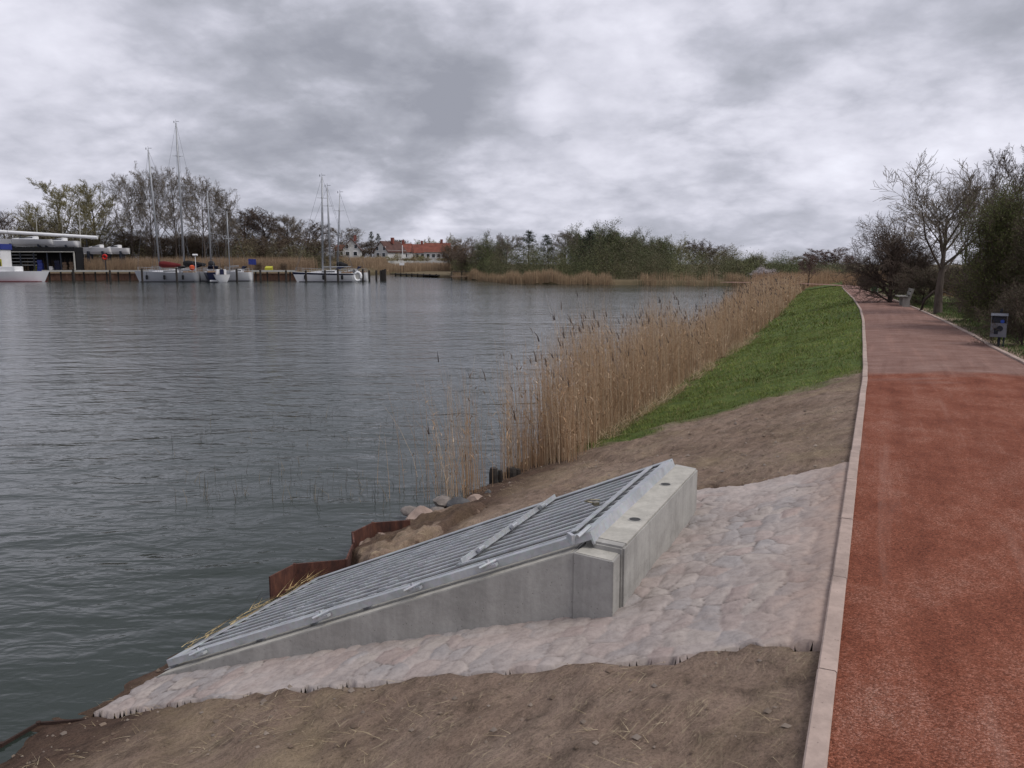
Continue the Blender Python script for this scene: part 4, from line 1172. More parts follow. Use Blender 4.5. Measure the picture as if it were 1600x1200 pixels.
def thicket():
    """continuous undergrowth under the far trees, countless small bushes seen as one mass"""
    parts = []
    def add(n, nb, fx, cols, w_):
        x, y, z0, top = fx(nb); rad = rng.uniform(.8, 1.9, nb) * 1.0; tone = varcol(nb, cols, .3)
        i = rng.integers(0, nb, n); d = rng.normal(0, 1, (n, 3)); d /= np.linalg.norm(d, axis=1)[:, None]; rr = rng.uniform(.45, 1.12, (n, 1))
        hh = (top - z0)[i] ; q = np.stack([x[i], y[i], z0[i] + hh * .42], 1) + d * rr * np.stack([rad[i], rad[i], hh * .56], 1)
        q[:, 2] = np.maximum(q[:, 2], z0[i] - .1 + rng.uniform(0, .5, n))
        d1 = rng.normal(0, 1, (n, 3)); d1[:, 2] += .7; d1 /= np.linalg.norm(d1, axis=1)[:, None]; d2 = np.cross(d1, rng.normal(0, 1, (n, 3))); d2 /= np.linalg.norm(d2, axis=1)[:, None]
        sz = w_ * rng.uniform(.8, 2.6, (n, 1)); V = np.stack([q - d1 * sz, q - d2 * sz * .22, q + d1 * sz, q + d2 * sz * .22], 1).reshape(-1, 3)
        c = tone[i] * 1.2 * rng.uniform(.9, 1.1, (n, 1)); parts.append((V, np.arange(n * 4).reshape(-1, 4), np.repeat(c, 4, 0)))
    def spit(n):
        x = rng.uniform(-11, 44, n); y = shore_y(x) + rng.uniform(3.6, 20, n); return x, y, np.full(n, .4), (.35 + .65 * rng.uniform(0, 1, n) ** .8) * np.interp(x, [-12, -4, 6, 9, 22, 26, 36, 44], [4.8, 6.2, 6.8, 8.0, 7.4, 5.8, 4.4, 3.2])
    add(260000, 420, spit, [(.095, .105, .05), (.11, .09, .055), (.08, .08, .045), (.13, .135, .06), (.08, .10, .042), (.10, .085, .055)], .05)
    def left(n):
        x = rng.uniform(-135, -36, n); y = rng.uniform(158, 178, n); return x, y, np.full(n, 1.2), 4.5 + 5 * rng.uniform(0, 1, n) ** 1.3
    add(130000, 300, left, [(.12, .09, .062), (.105, .09, .056), (.09, .078, .05), (.14, .125, .07), (.10, .10, .05)], .085)
    def houses(n):
        x = rng.uniform(-78, -10, n); y = rng.uniform(236, 250, n); return x, y, np.full(n, 3.5), 4.4 + 2.0 * rng.uniform(0, 1, n) ** 2.5
    add(16000, 70, houses, [(.16, .135, .065), (.13, .12, .06), (.17, .12, .07)], .12)
    def right(n):
        x = rng.uniform(38, 140, n); y = rng.uniform(114, 135, n); return x, y, np.full(n, .4), 1.8 + 1.9 * rng.uniform(0, 1, n) ** 1.3
    add(70000, 260, right, [(.075, .08, .05), (.085, .07, .052), (.065, .06, .045), (.095, .095, .055)], .09)
    V, F, cc = merge(parts)
    tag(np_mesh('thicket', V, F, [M['leaf']], cc), 'dense brown-green undergrowth below the trees of the far shore', 'undergrowth', None, 'stuff')


thicket()


def far_reeds():
    def patch(n, fx, hm, w_, label, cols):
        X, Y, Z = fx(n); h = rng.normal(hm, hm * .15, len(X)).clip(.3); reeds('reed_bed', X, Y, Z, h, np.full(len(X), w_) * rng.uniform(.6, 1.3, len(X)), label, plume=False, leafy=.6, cols=cols, leanamt=.05, stray=.02)
    CC_ = [(.34, .24, .15), (.28, .19, .12), (.40, .30, .19), (.24, .165, .105)]
    def spit(n):
        x = rng.uniform(-11, 47, n); y = shore_y(x) + rng.uniform(-1.0, 3.4, n) * (.5 + fbm(x * .9, x * 0 + 3, 2, 9)); k = fbm(x * .35, x * 0, 4, 7) + rng.normal(0, .05, n) > .40; x, y = x[k], y[k]; return x, y, (fbm(x * .8, x * 0 + 9, 3, 17) - .62) * 1.5
    patch(16000, spit, 1.5, .05, 'pale reed fringe along the water in front of the wooded spit', CC_)
    def corner(n):
        x = rng.uniform(22, 75, n); y = rng.uniform(84, 112, n); k = (x > 30 * (y / 97) - 1.0) ; x, y = x[k], y[k]; return x, y, np.full(len(x), .2)
    patch(15000, corner, 1.35, .05, 'broad reed field where the dike path bends away', [(.33, .21, .13), (.28, .17, .10), (.38, .26, .16)])
    def marsh(n):
        x = rng.uniform(-75, -9, n); y = rng.uniform(190, 235, n); k = (y > shore_y(x) - .5) & (x < -12) ; x, y = x[k], y[k]; return x, y, far_z(x, y)
    patch(22000, marsh, 1.8, .09, 'wide tan reed marsh between the moorings and the houses', [(.30, .215, .14), (.25, .175, .115), (.34, .25, .165)])
    def quay(n):
        x = rng.uniform(-112, -37.5, n); y = rng.uniform(142, 157, n); return x, y, far_z(x, y)
    patch(22000, quay, 2.0, .06, 'tan reeds on the land behind the moored sailboats', [(.26, .18, .12), (.22, .15, .10), (.30, .22, .145)])
    def rt(n):
        y = rng.uniform(22, 60, n); x = rx_ext(y) + rng.uniform(4.5, 16, n); return x, y, np.full(n, .6)
    patch(9000, rt, .75, .02, 'low golden reeds behind the trees right of the path', [(.36, .21, .10), (.30, .17, .085), (.40, .26, .14)])


far_reeds()

# ------------------------------------------------------------------ trees beside the path (near, detailed)
def near_tree(kind, seed, name, bx, by, base_y_px, top_px, halfw, label, leafc=None, lsize=.004, bark='bark', twig='twig', xoff=0, d=None, cat='tree', rot=0.0, **over):
    d = d
    X = (bx - 800) / FPX * d; z = rg_z(X, d)
    r_ = make_proto(kind, seed, name, leafc, lsize, bark, twig, **over)
    top = D(bx, top_px, d).z; h = top - z; sx = halfw * d / FPX / r_['_w']
    r_.location = (X, d, z - .05); r_.scale = (sx, sx, h); r_.rotation_euler = (0, 0, rot); tag(r_, label, cat); return r_


FINE = dict(ang=(44, 44, 42, 38), ratio=(.80, .60, .56, .58), up=.07, minr=.0008, wob=.075, st=(.38, .22, .2, .15))
near_tree('oak', 41, 'bare_tree', 1464, 0, 495, 222, 96, 'large bare tree with spreading crown right of the path', None, 0, 'bark', 'twig', d=27, n=(14, 8, 6, 5), rad=.020, tl=.52, **FINE)
near_tree('oak', 43, 'bare_tree', 1497, 0, 492, 255, 52, 'slimmer bare tree growing against the large one', None, 0, 'bark', 'twig', d=27.9, n=(12, 7, 6, 5), rad=.016, **FINE)
near_tree('bush', 47, 'hawthorn_tree', 1388, 0, 462, 324, 56, 'dark dense hawthorn leaning over the path, left of the bare tree', [(.05, .038, .03), (.07, .055, .04)], .004, 'darkbark', 'darktwig', d=36, n=(34, 16, 15), ratio=(.98, .55, .46), wob=.12, up=.04, rad=.03, minr=.0015, leaf=1)
near_tree('bush', 49, 'hawthorn_tree', 1570, 0, 520, 266, 62, 'green leafing hawthorn at the right edge behind the bin', [(.085, .10, .035), (.12, .135, .045), (.07, .08, .03), (.14, .145, .055)], .0085, 'darkbark', 'darktwig', d=20, n=(34, 18, 16), ratio=(.98, .5, .42), up=.05, rad=.022, leaf=13, minr=.0013, st=(.05, .1, .1), lsp=.03)
near_tree('bush', 51, 'hawthorn_tree', 1640, 0, 520, 280, 66, 'second leafing hawthorn cut off by the right edge', [(.055, .06, .025), (.075, .08, .03), (.07, .052, .03)], .0085, 'darkbark', 'darktwig', d=18, n=(30, 17, 15), ratio=(.95, .5, .42), rad=.022, leaf=11, minr=.0013)
near_tree('poplar', 53, 'bare_tree', 1562, 0, 500, 222, 48, 'tall thin bare tree rising behind the leafing hawthorn', None, 0, 'bark', 'darktwig', d=34, minr=.0010)
for i, (bx, d, tp, hw, lb) in enumerate(((1440, 33, 405, 40, 'low brown bramble bush left of the large bare tree'), (1530, 22.5, 405, 40, 'dark bramble bush between bare tree and bin'), (1350, 52, 418, 18, 'dark shrub at the far bend of the path'),
                                    (1600, 15.6, 420, 50, 'dark bramble bush behind the bin'), (1420, 44, 380, 34, 'brown shrub behind the dark hawthorn'), (1510, 36, 395, 46, 'brown scrub deep behind the large bare tree'), (1575, 30, 370, 66, 'dark scrub deep behind the leafing hawthorn'))):
    near_tree('bush', 60 + i, 'bramble_bush', bx, 0, 0, tp, hw, lb, [(.085, .068, .046), (.07, .055, .04), (.11, .085, .055), (.06, .068, .033)], .010, 'darkbark', 'darktwig', d=d, cat='bush', leaf=6, rad=.015)
# leaning stem
p0 = Vector(((1437 - 800) / FPX * 29, 29, 0)); p0.z = rg_z(p0.x, p0.y) - .05
mb = MB(); mb.tube([p0, p0 + Vector((.1, 0, .45)), p0 + Vector((.42, 0, .75)), p0 + Vector((.85, .1, .72)), p0 + Vector((1.3, .1, .55))], [.06, .05, .045, .035, .015], 7)
tag(mb.build('leaning_stem', M['darkbark'], smooth='y'), 'bent dark stem arching over the verge left of the bare tree', 'tree stem')

# ------------------------------------------------------------------ bin, bench, marker
def litter_bin():
    bx, d = 1561, 15.6; X = (bx - 800) / FPX * d; z = rg_z(X, d); e = empty('litter_bin', (X, d, z), math.radians(-32))
    tag(e, 'small grey metal litter bin with a hooded top on a dark post', 'litter bin')
    mb = MB(); mb.box((.02, .12, .36), (.045, .03, .76)); mb.build('post', M['dark_metal'], e, bevel=.004)
    mb = MB(); mb.box((-.13, 0, .40), (.012, .22, .42)); mb.box((.13, 0, .40), (.012, .22, .42)); mb.box((0, .104, .40), (.25, .012, .42)); mb.box((0, 0, .20), (.248, .2, .012)); mb.box((0, -.104, .33), (.248, .012, .27)); mb.build('casing', M['bin'], e, bevel=.002)
    mb = MB(); n = 9
    vs = []; 
    for i in range(n):
        a = math.pi * i / (n - 1); vs += [(-.145, -.125 * math.cos(a), .61 + .045 * math.sin(a)), (.145, -.125 * math.cos(a), .61 + .045 * math.sin(a))]
    mb.add(vs, [(2 * i, 2 * i + 1, 2 * i + 3, 2 * i + 2) for i in range(n - 1)]); mb.box((0, 0, .607), (.288, .25, .008)); mb.build('hood', M['bin'], e)
    mb = MB(); mb.box((0, .0, .52), (.22, .19, .12)); mb.build('inner_bag', M['bin_in'], e)
    mb = MB(); mb.tube([(.02, -.108, .36), (.02, -.113, .36)], .055, 16); mb.box((-.04, -.1115, .31), (.07, .004, .12)); mb.build('ash_plate', M['bin_in'], e)
    mb = MB(); mb.tube([(.055, -.1165, .50), (.055, -.1195, .50)], .035, 14); mb.build('blue_sticker', M['binblue'], e)
    mb = MB(); mb.tube([(.10, .02, .20), (.10, .02, -.05)], .014, 8); mb.build('leg', M['dark_metal'], e)


litter_bin()


def bench():
    bx, d = 1412, 32; X = (bx - 800) / FPX * d; z = rg_z(X, d); e = empty('bench', (X, d, z), math.radians(-20)); tag(e, 'pale park bench seen end-on in the shade of the hawthorn', 'bench')
    for y in (-.0, 1.1):
        mb = MB(); mb.prism([(-.10, y - .06), (.16, y - .06), (.16, y + .06), (-.10, y + .06)], -.05, .38); mb.beam((.14, y, .3), (.26, y, .72), .1, .07); mb.build('leg', M['benchw'], e, bevel=.005)
    mb = MB()
    for k in range(3): mb.box((-.22 + k * .13, .55, .41), (.115, 1.35, .035))
    mb.build('seat', M['benchw'], e, bevel=.004)
    mb = MB(); 
    for k in range(2): mb.beam((.18 + k * .05, -.12, .52 + k * .14), (.18 + k * .05, 1.22, .52 + k * .14), .03, .11)
    mb.build('backrest', M['benchw'], e, bevel=.004)


bench()
X = (1366 - 800) / FPX * 47; z = rg_z(X, 47); mb = MB()
e = empty('marker_board', (X, 47, z)); tag(e, 'small green board on a leaning pale stake where the path bends', 'marker')
mb.tube([(0, 0, -.1), (.12, 0, .55)], .025, 8); mb.build('stake', M['deck'], e); mb = MB(); mb.box((-.12, .05, .28), (.34, .02, .42)); mb.build('board', pbr('green_paint', (.03, .075, .035), .7), e, bevel=.004)

# ------------------------------------------------------------------ houses
def house(px0, px1, yb, ye, yr, d, label, roofm, wallm='plaster', gable=False, depth=9, chim=True, nw=4, rz=0.0, side=None):
    x0 = (px0 - 800) / FPX * d; x1 = (px1 - 800) / FPX * d; zb = D(px0, yb, d).z; ze = D(px0, ye, d).z; zr = D(px0, yr, d).z
    e = empty('house', ((x0 + x1) / 2, d, zb), rz); tag(e, label, 'house', 'houses beyond the marsh'); wd_ = x1 - x0; he = ze - zb; hr = zr - zb
    mb = MB()
    if gable:
        mb.add([(-wd_ / 2, 0, -3), (wd_ / 2, 0, -3), (wd_ / 2, 0, he), (0, 0, hr), (-wd_ / 2, 0, he), (-wd_ / 2, depth, -3), (wd_ / 2, depth, -3), (wd_ / 2, depth, he), (0, depth, hr), (-wd_ / 2, depth, he)],
               [(0, 1, 2, 3, 4), (6, 5, 9, 8, 7), (1, 6, 7, 2), (5, 0, 4, 9)]); mb.build('wall', M[wallm], e)
        mb = MB(); o_ = .35
        for s_ in (-1, 1):
            mb.add([(s_ * (wd_ / 2 + o_), -o_, he - .45), (0, -o_, hr + .12), (0, depth + o_, hr + .12), (s_ * (wd_ / 2 + o_), depth + o_, he - .45),
                    (s_ * (wd_ / 2 + o_), -o_, he - .70), (0, -o_, hr - .13), (0, depth + o_, hr - .13), (s_ * (wd_ / 2 + o_), depth + o_, he - .70)],
                   [(0, 1, 2, 3), (7, 6, 5, 4), (0, 4, 5, 1), (2, 6, 7, 3), (3, 7, 4, 0)])
    else:
        mb.box((0, depth / 2, he / 2 - 1.5), (wd_, depth, he + 3)); mb.build('wall', M[wallm], e); mb = MB(); o_ = .4
        A_ = [(-wd_ / 2 - o_, -o_, he), (wd_ / 2 + o_, -o_, he), (wd_ / 2 + o_, depth / 2, hr), (-wd_ / 2 - o_, depth / 2, hr), (-wd_ / 2 - o_, depth + o_, he), (wd_ / 2 + o_, depth + o_, he)]
        mb.add(A_, [(0, 1, 2, 3), (3, 2, 5, 4), (0, 3, 4), (1, 5, 2), (0, 4, 5, 1)])
    rf = mb.build('roof', M[roofm], e)
    if chim: mb = MB(); mb.box((wd_ * .18, depth / 2, hr + .3), (.8, .8, 1.8)); mb.build('chimney', M['brick'], rf)
    for k in range(nw):
        xx = (k + .5) / nw * wd_ * .86 - wd_ * .43; zz = he * .5 if not gable else he * .45
        f = MB(); f.box((xx, -.04, zz), (1.3, .12, 1.4)); fr = f.build('window', M['white'], e); g_ = MB(); g_.box((xx, -.11, zz), (1.05, .03, 1.15)); g_.build('pane', M['glass'], fr)
    if gable:
        for xx in (-1.3, 1.3):
            f = MB(); f.box((xx, -.04, he + (hr - he) * .18), (1.1, .12, 1.3)); fr = f.build('window', M['white'], e); g_ = MB(); g_.box((xx, -.11, he + (hr - he) * .18), (.85, .03, 1.05)); g_.build('pane', M['glass'], fr)
    return e


house(539, 566, 403, 388, 373, 246, 'white gabled house, leftmost beyond the marsh', 'browntile', gable=True, nw=2, rz=math.radians(8))
house(527, 542, 402, 390, 382, 268, 'low brick house joined to the left white gable', 'redtile', 'brick', nw=2, chim=False)
house(585, 611, 404, 391, 377, 246, 'white gabled house with brown roof right of the firs', 'browntile', gable=True, nw=2, rz=math.radians(-30))
house(604, 642, 404, 394, 380, 275, 'long white house with bright red roof beside the flagpole', 'redtile', nw=5)
house(640, 668, 404, 395, 381, 290, 'red roofed house between the two bigger red roofs', 'redtile', nw=3)
house(664, 702, 405, 394, 379, 272, 'white house with dark red roof, rightmost beyond the marsh', 'redtile', nw=4)
p = D(629, 404, 250); mb = MB(); mb.tube([(p.x, p.y, 1.5), (p.x, p.y, D(629, 383, 250).z)], .12, 8); tag(mb.build('flagpole', M['white']), 'white flagpole in front of the long red roof', 'flagpole')
e = empty('notice_board', D(628, 420, 186)); tag(e, 'small white notice board standing in the marsh', 'sign'); mb = MB(); mb.box((0, 0, 1.1), (1.1, .06, .6)); mb.build('board', M['white'], e)
for s_ in (-.4, .4): mb = MB(); mb.tube([(s_, .06, -1), (s_, .06, 1.2)], .05, 6); mb.build('post', M['wood'], e)

# ------------------------------------------------------------------ moorings: pier, posts, quay things
QZ = 1.55
pier = empty('pier', (-57, 129.5, 0)); tag(pier, 'long low wooden pier with pale edge in front of the far quay', 'pier')
x0 = (76 - 800) / FPX * 129; x1 = (466 - 800) / FPX * 129
mb = MB(); mb.box(((x0 + x1) / 2 + 57, 0, QZ), (x1 - x0, 2.2, .12)); mb.build('deck', M['teak'], pier)
mb = MB(); mb.box(((x0 + x1) / 2 + 57, -1.13, QZ), (x1 - x0, .08, .28)); mb.build('edge_board', M['deck'], pier)
n = 22
for k in range(n):
    xx = x0 + (k + .5) * (x1 - x0) / n + 57; mb = MB(); mb.tube([(xx, -.7, -1), (xx, -.7, QZ - .07)], .12, 7); mb.build('pile', M['wood'], pier)
# timber quay face
qf = empty('quay_wall', (-70, 133.2, 0)); tag(qf, 'brown timber quay wall behind the pier', 'quay wall'); mb = MB()
for k in range(160): mb.box((-32 + k * .42, (k % 2) * .05, .2), (.40, .12, 1.7 + .1 * hsh(k, 1, 1)))
mb.build('planking', pbr('wet_timber', (.12, .065, .045), .9, var=.4, vscale=.8), qf); mb = MB(); mb.box((1.5, -.02, 1.15), (68, .3, .16)); mb.build('capping', M['teak'], qf)

posts = [(115, 422, 446, 'the one nearest the shed'), (172, 424, 445, 'below the red rescue post'), (222, 421, 446, 'at the bow of the grey boat'), (276, 420, 446, 'in front of the grey hull'),
         (370, 421, 446, 'in front of the small cruiser'), (407, 423, 443, 'left of two in the gap'), (447, 424, 442, 'right of two in the gap'), (478, 424, 446, 'by the bow of the white ketch'), (508, 424, 444, 'amidships of the white ketch'),
         (528, 421, 446, 'aft of amidships of the white ketch'), (553, 423, 440, 'left of the round white dinghy'), (567, 422, 440, 'right of the round white dinghy'), (577, 424, 439, 'just behind the ketch stern'),
         (588, 424, 438, 'alone in the open gap'), (595, 424, 438, 'first of the tight row'), (598, 423, 438, 'second of the tight row'), (600, 423, 437, 'third of the tight row'), (602, 422, 437, 'last of the tight row')]
for px, yt, yb, lb in posts:
    q_ = P(px, min(yb, 441), 0); d = min(q_.y, 128); q0 = D(px, 430, d); zt_ = D(px, yt - 1, d).z
    mb = MB(); mb.tube([(q0.x, d, -1.5), (q0.x, d, zt_)], [.17, .15], 8); mb.tube([(q0.x, d, zt_), (q0.x, d, zt_ + .08)], [.16, .08], 8)
    tag(mb.build('mooring_post', M['wood']), 'black mooring post, ' + lb, 'mooring post', 'mooring posts')


# ------------------------------------------------------------------ boats
def hull_mesh(L, Bm, fb, draft=.35, bow=1.0, stern=.72):
    """bow towards -x; returns hull MB, deck MB"""
    ns = 15; ring = 7; V = []; mb = MB(); dk = MB()
    for i in range(ns):
        t = i / (ns - 1); x = -L / 2 + t * L
        wv = min(1, (math.sin(min(t * 1.25, 1) * math.pi / 2)) ** .85) * (1 if t < .55 else 1 - (1 - stern) * ((t - .55) / .45) ** 1.6)
        wv = max(wv, .015); sh = fb * (1 + .22 * (1 - t) ** 2 * bow + .04 * t)
        for k in range(ring):
            a = k / (ring - 1); z = -draft + (sh + draft) * a; f = (a ** .42) * (.94 + .06 * a)
            xo = x - (.09 * L * (a - .5) * (1 - t) ** 6) + (.05 * L * (a - 1) * t ** 8 * -1) * .6
            V.append((xo, -Bm / 2 * wv * f, z))
        for k in range(ring):
            a = k / (ring - 1); z = -draft + (sh + draft) * a; f = (a ** .42) * (.94 + .06 * a)
            xo = x - (.09 * L * (a - .5) * (1 - t) ** 6) + (.05 * L * (a - 1) * t ** 8 * -1) * .6
            V.append((xo, Bm / 2 * wv * f, z))
    F = []; R2 = ring * 2
    for i in range(ns - 1):
        for k in range(ring - 1):
            a = i * R2 + k; F.append((a, a + R2, a + R2 + 1, a + 1)); b = a + ring; F.append((b, b + 1, b + R2 + 1, b + R2))
        F.append((i * R2, i * R2 + ring, (i + 1) * R2 + ring, (i + 1) * R2))
    e_ = (ns - 1) * R2
    for k in range(ring - 1): F.append((e_ + k, e_ + ring + k, e_ + ring + k + 1, e_ + k + 1))
    mb.add(V, F)
    for i in range(ns - 1):
        a = i * R2 + ring - 1; dk.add([Vector(V[a]) + Vector((0, .02, -.04)), Vector(V[a + R2]) + Vector((0, .02, -.04)), Vector(V[a + R2 + ring]) + Vector((0, -.02, -.04)), Vector(V[a + ring]) + Vector((0, -.02, -.04))], [(0, 1, 2, 3)])
    return mb, dk


def sailboat(px, wl_d, Lm, label, hull='white', fb=1.25, masts=(), heading=0.0, cover=None, stripe=None, fenders=0, cabin=True, Bm=None, boom=True, extra=None, pulpit=True, group='moored boats'):
    X = (px - 800) / FPX * wl_d; e = empty('sailboat', (X, wl_d, 0), heading); tag(e, label, 'sailboat', group); Bm = Bm or Lm * .3
    h, dk = hull_mesh(Lm, Bm, fb); h.build('hull', M[hull], e, smooth='y'); dk.build('deck', M['white'], e)
    mb = MB(); mb.box((.02 * Lm, 0, .02), (Lm * .86, Bm * .86, .16)); mb.build('waterline_band', M['anti'], e)
    if stripe:
        s2, _ = hull_mesh(Lm * 1.004, Bm * 1.012, fb); V = [v for v in s2.v]
        z_lo = fb * .82
        s2.v = [(x, y, max(z, z_lo) if z > 0 else z_lo) for x, y, z in V]; s2.v = [(x, y, min(z, fb * (1 + .2 * max(0, .5 - x / Lm) ** 2) - .05)) for x, y, z in s2.v]; s2.build('rubbing_strake', M[stripe], e)
    if cabin:
        mb = MB(); ch = .45; pl_ = [(-Lm * .24, -Bm * .14), (-Lm * .05, -Bm * .28), (Lm * .20, -Bm * .27), (Lm * .20, Bm * .27), (-Lm * .05, Bm * .28), (-Lm * .24, Bm * .14)]
        mb.prism(pl_, fb, [fb + ch * .5, fb + ch, fb + ch * 1.15, fb + ch * 1.15, fb + ch, fb + ch * .5]); cb = mb.build('cabin', M['white'], e, bevel=.05)
        for s_ in (-1, 1):
            mb = MB(); mb.beam((-Lm * .04, s_ * Bm * .284, fb + ch * .55), (Lm * .17, s_ * Bm * .276, fb + ch * .6), .02, .16); mb.build('window', M['glass'], cb)
        mb = MB(); mb.add([(Lm * .17, -Bm * .26, fb + ch), (Lm * .17, Bm * .26, fb + ch), (Lm * .22, -Bm * .24, fb + ch + .55), (Lm * .22, Bm * .24, fb + ch + .55), (Lm * .33, -Bm * .26, fb + ch + .5), (Lm * .33, Bm * .26, fb + ch + .5)], [(0, 2, 3, 1), (2, 4, 5, 3), (0, 4, 2), (1, 3, 5)])
        mb.build('spray_hood', M['navy' if hull != 'grey' else 'black'], e)
        mb = MB(); mb.box((Lm * .36, 0, fb + .12), (Lm * .16, Bm * .6, .3)); mb.tube([(Lm * .37, 0, fb + .2), (Lm * .37, 0, fb + .95)], .05, 6); mb.build('cockpit', M['teak'], e)
    if pulpit:
        mb = MB()
        for s_ in (-1, 1):
            pr = None
            for k in range(9):
                t = .02 + k * .12; wv = min(1, (math.sin(min(t * 1.25, 1) * math.pi / 2)) ** .85) * (1 if t < .55 else 1 - .28 * ((t - .55) / .45) ** 1.6) * Bm / 2 * .94
                b = Vector((-Lm / 2 + t * Lm, s_ * wv, fb * (1 + .2 * (1 - t) ** 2))); mb.tube([b, b + Vector((0, 0, .6))], .022, 4)
                if pr is not None: mb.tube([pr, b + Vector((0, 0, .6))], .014, 4, False); mb.tube([pr - Vector((0, 0, .28)), b + Vector((0, 0, .32))], .010, 4, False)
                pr = b + Vector((0, 0, .6))
        mb.build('railing', M['alu'], e)
    for (mpx, ytop, xm, lean, r_, zb_) in masts:
        # mast foot at xm*Lm along the hull; its top reaches the photo row
        fx_ = xm * Lm; cth, sth = math.cos(heading), math.sin(heading); dpt = wl_d + fx_ * sth
        ht = D(mpx, ytop, dpt).z; top = Vector((fx_ + lean, 0, ht)); ft = Vector((fx_, 0, fb))
        mb = MB(); mb.tube([ft, ft.lerp(top, .6), top], [r_, r_ * .95, r_ * .7], 8); ms = mb.build('mast', M['alu'], e, smooth='y')
        for f in ((.48, .78) if ht > 11 else (.55,)):
            q_ = ft.lerp(top, f); mb = MB(); mb.tube([q_ + Vector((0, -1.15 + f * .4, .08)), q_, q_ + Vector((0, 1.15 - f * .4, .08))], [.03, .045, .03], 5); mb.tube([q_ + Vector((-.7, -.3, .05)), q_, q_ + Vector((.7, .3, .05))], .03, 5); mb.build('spreader', M['alu'], ms)
        mb = MB(); rr_ = .016
        for en in ((-Lm * .49, 0, fb * 1.25), (Lm * .48, 0, fb)): mb.tube([top, en], rr_, 4, False)
        for s_ in (-1, 1):
            q_ = ft.lerp(top, .5) + Vector((0, s_ * 1.0, 0)); mb.tube([top, q_, (fx_, s_ * Bm * .46, fb)], rr_, 4, False); mb.tube([ft.lerp(top, .5), (fx_ + .3, s_ * Bm * .46, fb)], rr_, 4, False)
        mb.build('rigging', M['wire'], e)
        mb = MB(); mb.tube([top, top + Vector((0, 0, .5))], .02, 4); mb.box(top + Vector((.25, 0, .22)), (.5, .04, .05)); mb.tube([top + Vector((-.3, 0, 0)), top + Vector((-.3, 0, .3))], .05, 6); mb.build('wind_vane', M['dark_metal'], ms)
        if boom:
            L2 = Lm * .34; b0_ = ft + Vector((.1, 0, .95)); b1 = ft + Vector((L2, 0, 1.0)); mb = MB(); mb.tube([b0_, b1], .07, 6); bm_ = mb.build('boom', M['alu'], e)
            if cover:
                mb = MB(); mb.tube([b0_ + Vector((-.15, 0, .35)), b0_ + Vector((.4, 0, .30)), b0_.lerp(b1, .5) + Vector((0, 0, .2)), b1 + Vector((0, 0, .08))], [.36, .52, .42, .22], 8); mb.build('sail_cover', M[cover], bm_, smooth='y')
    for k in range(fenders):
        xx = -Lm * .32 + k * Lm * .62 / max(fenders - 1, 1); mb = MB(); yy = -Bm * .5 * (min(1, math.sin(min((xx / Lm + .5) * 1.25, 1) * math.pi / 2) ** .85)) - .1
        mb.tube([(xx, yy, .35), (xx, yy, .45), (xx, yy, .95), (xx, yy, 1.05)], [.08, .17, .17, .06], 8); mb.tube([(xx, yy, 1.05), (xx, yy + .05, fb + .1)], .02, 4); mb.build('fender', M['black'], e)
    if extra: extra(e, Lm, Bm, fb)
    return e


def orange_thing(e, Lm, Bm, fb):
    mb = MB(); mb.tube([(Lm * .42, -.4, fb + .35), (Lm * .42, -.4, fb + .6), (Lm * .42, -.4, fb + 1.0), (Lm * .42, -.4, fb + 1.15)], [.15, .38, .36, .12], 10); mb.build('orange_buoy', M['orange'], e)
    mb = MB(); mb.tube([(Lm * .45, .5, fb), (Lm * .45, .5, fb + 2.6)], .05, 6); mb.tube([(Lm * .45 - .35, .5, fb + 2.65), (Lm * .45 + .35, .5, fb + 2.65)], .15, 8); mb.build('antenna_pole', M['white'], e)


sailboat(267, 121, 8.9, 'grey hulled sailboat with dark red boom cover, leftmost of the central group', 'grey', 1.35, [(258, 234, -.12, -.6, .14, 0)], cover='red', fenders=3, extra=orange_thing, heading=math.radians(4))
sailboat(289, 126.5, 10.0, 'tall white sloop with the highest mast, moored behind the grey hulled boat', 'white', 1.45, [(295, 192, .05, 0, .15, 0)], cover='black', heading=math.radians(-5))
def tender(e, Lm, Bm, fb):
    mb = MB(); mb.prism([(Lm * .5 + .02, -.7), (Lm * .5 + .32, -.7), (Lm * .5 + .32, .7), (Lm * .5 + .02, .7)], .1, .35); mb.build('bathing_platform', M['white'], e, bevel=.04)
    mb = MB(); mb.box((Lm * .5 + .06, 0, .85), (.05, .5, .7)); mb.build('transom_gate', M['navy'], e)
sailboat(336, 122, 9.5, 'navy hulled yacht with rounded white stern turned to the lake', 'navy', 1.4, [(335, 298, -.1, 0, .11, 0)], cover='black', heading=math.radians(-66), extra=tender)
# white stern shell of the navy yacht
X = (349 - 800) / FPX * 117.5; e = empty('motor_boat', (X, 117.6, 0), math.radians(-62)); tag(e, 'small white boat with blue wheel cover in front of the navy yacht', 'boat', 'moored boats')
h, dk = hull_mesh(3.4, 2.3, 1.1, .3, .5, .9); h.build('hull', M['white'], e, smooth='y'); dk.build('deck', M['teak'], e); mb = MB(); mb.prism([(-.4, -.7), (.5, -.7), (.5, .7), (-.4, .7)], 1.05, [1.5, 1.9, 1.9, 1.5]); mb.build('cabin', M['white'], e, bevel=.05); mb = MB(); mb.box((.9, 0, 1.45), (.25, .6, .9)); mb.build('wheel_cover', M['navy'], e, bevel=.08)
sailboat(376, 126, 4.2, 'short pale cruiser with canvas cockpit, rightmost of the central group', 'white', 1.35, [(365, 330, -.3, 0, .09, 0)], heading=math.radians(0), boom=True, Bm=2.4)
def ring_dinghy(e, Lm, Bm, fb):
    pass
sailboat(511, 121, 9.0, 'white ketch with black stripe and two tall masts, right of the pier', 'white', 1.25, [(508, 276, -.04, .35, .13, 0), (517, 292, .09, -.1, .11, 0)], stripe='navy', fenders=3, heading=math.radians(3))
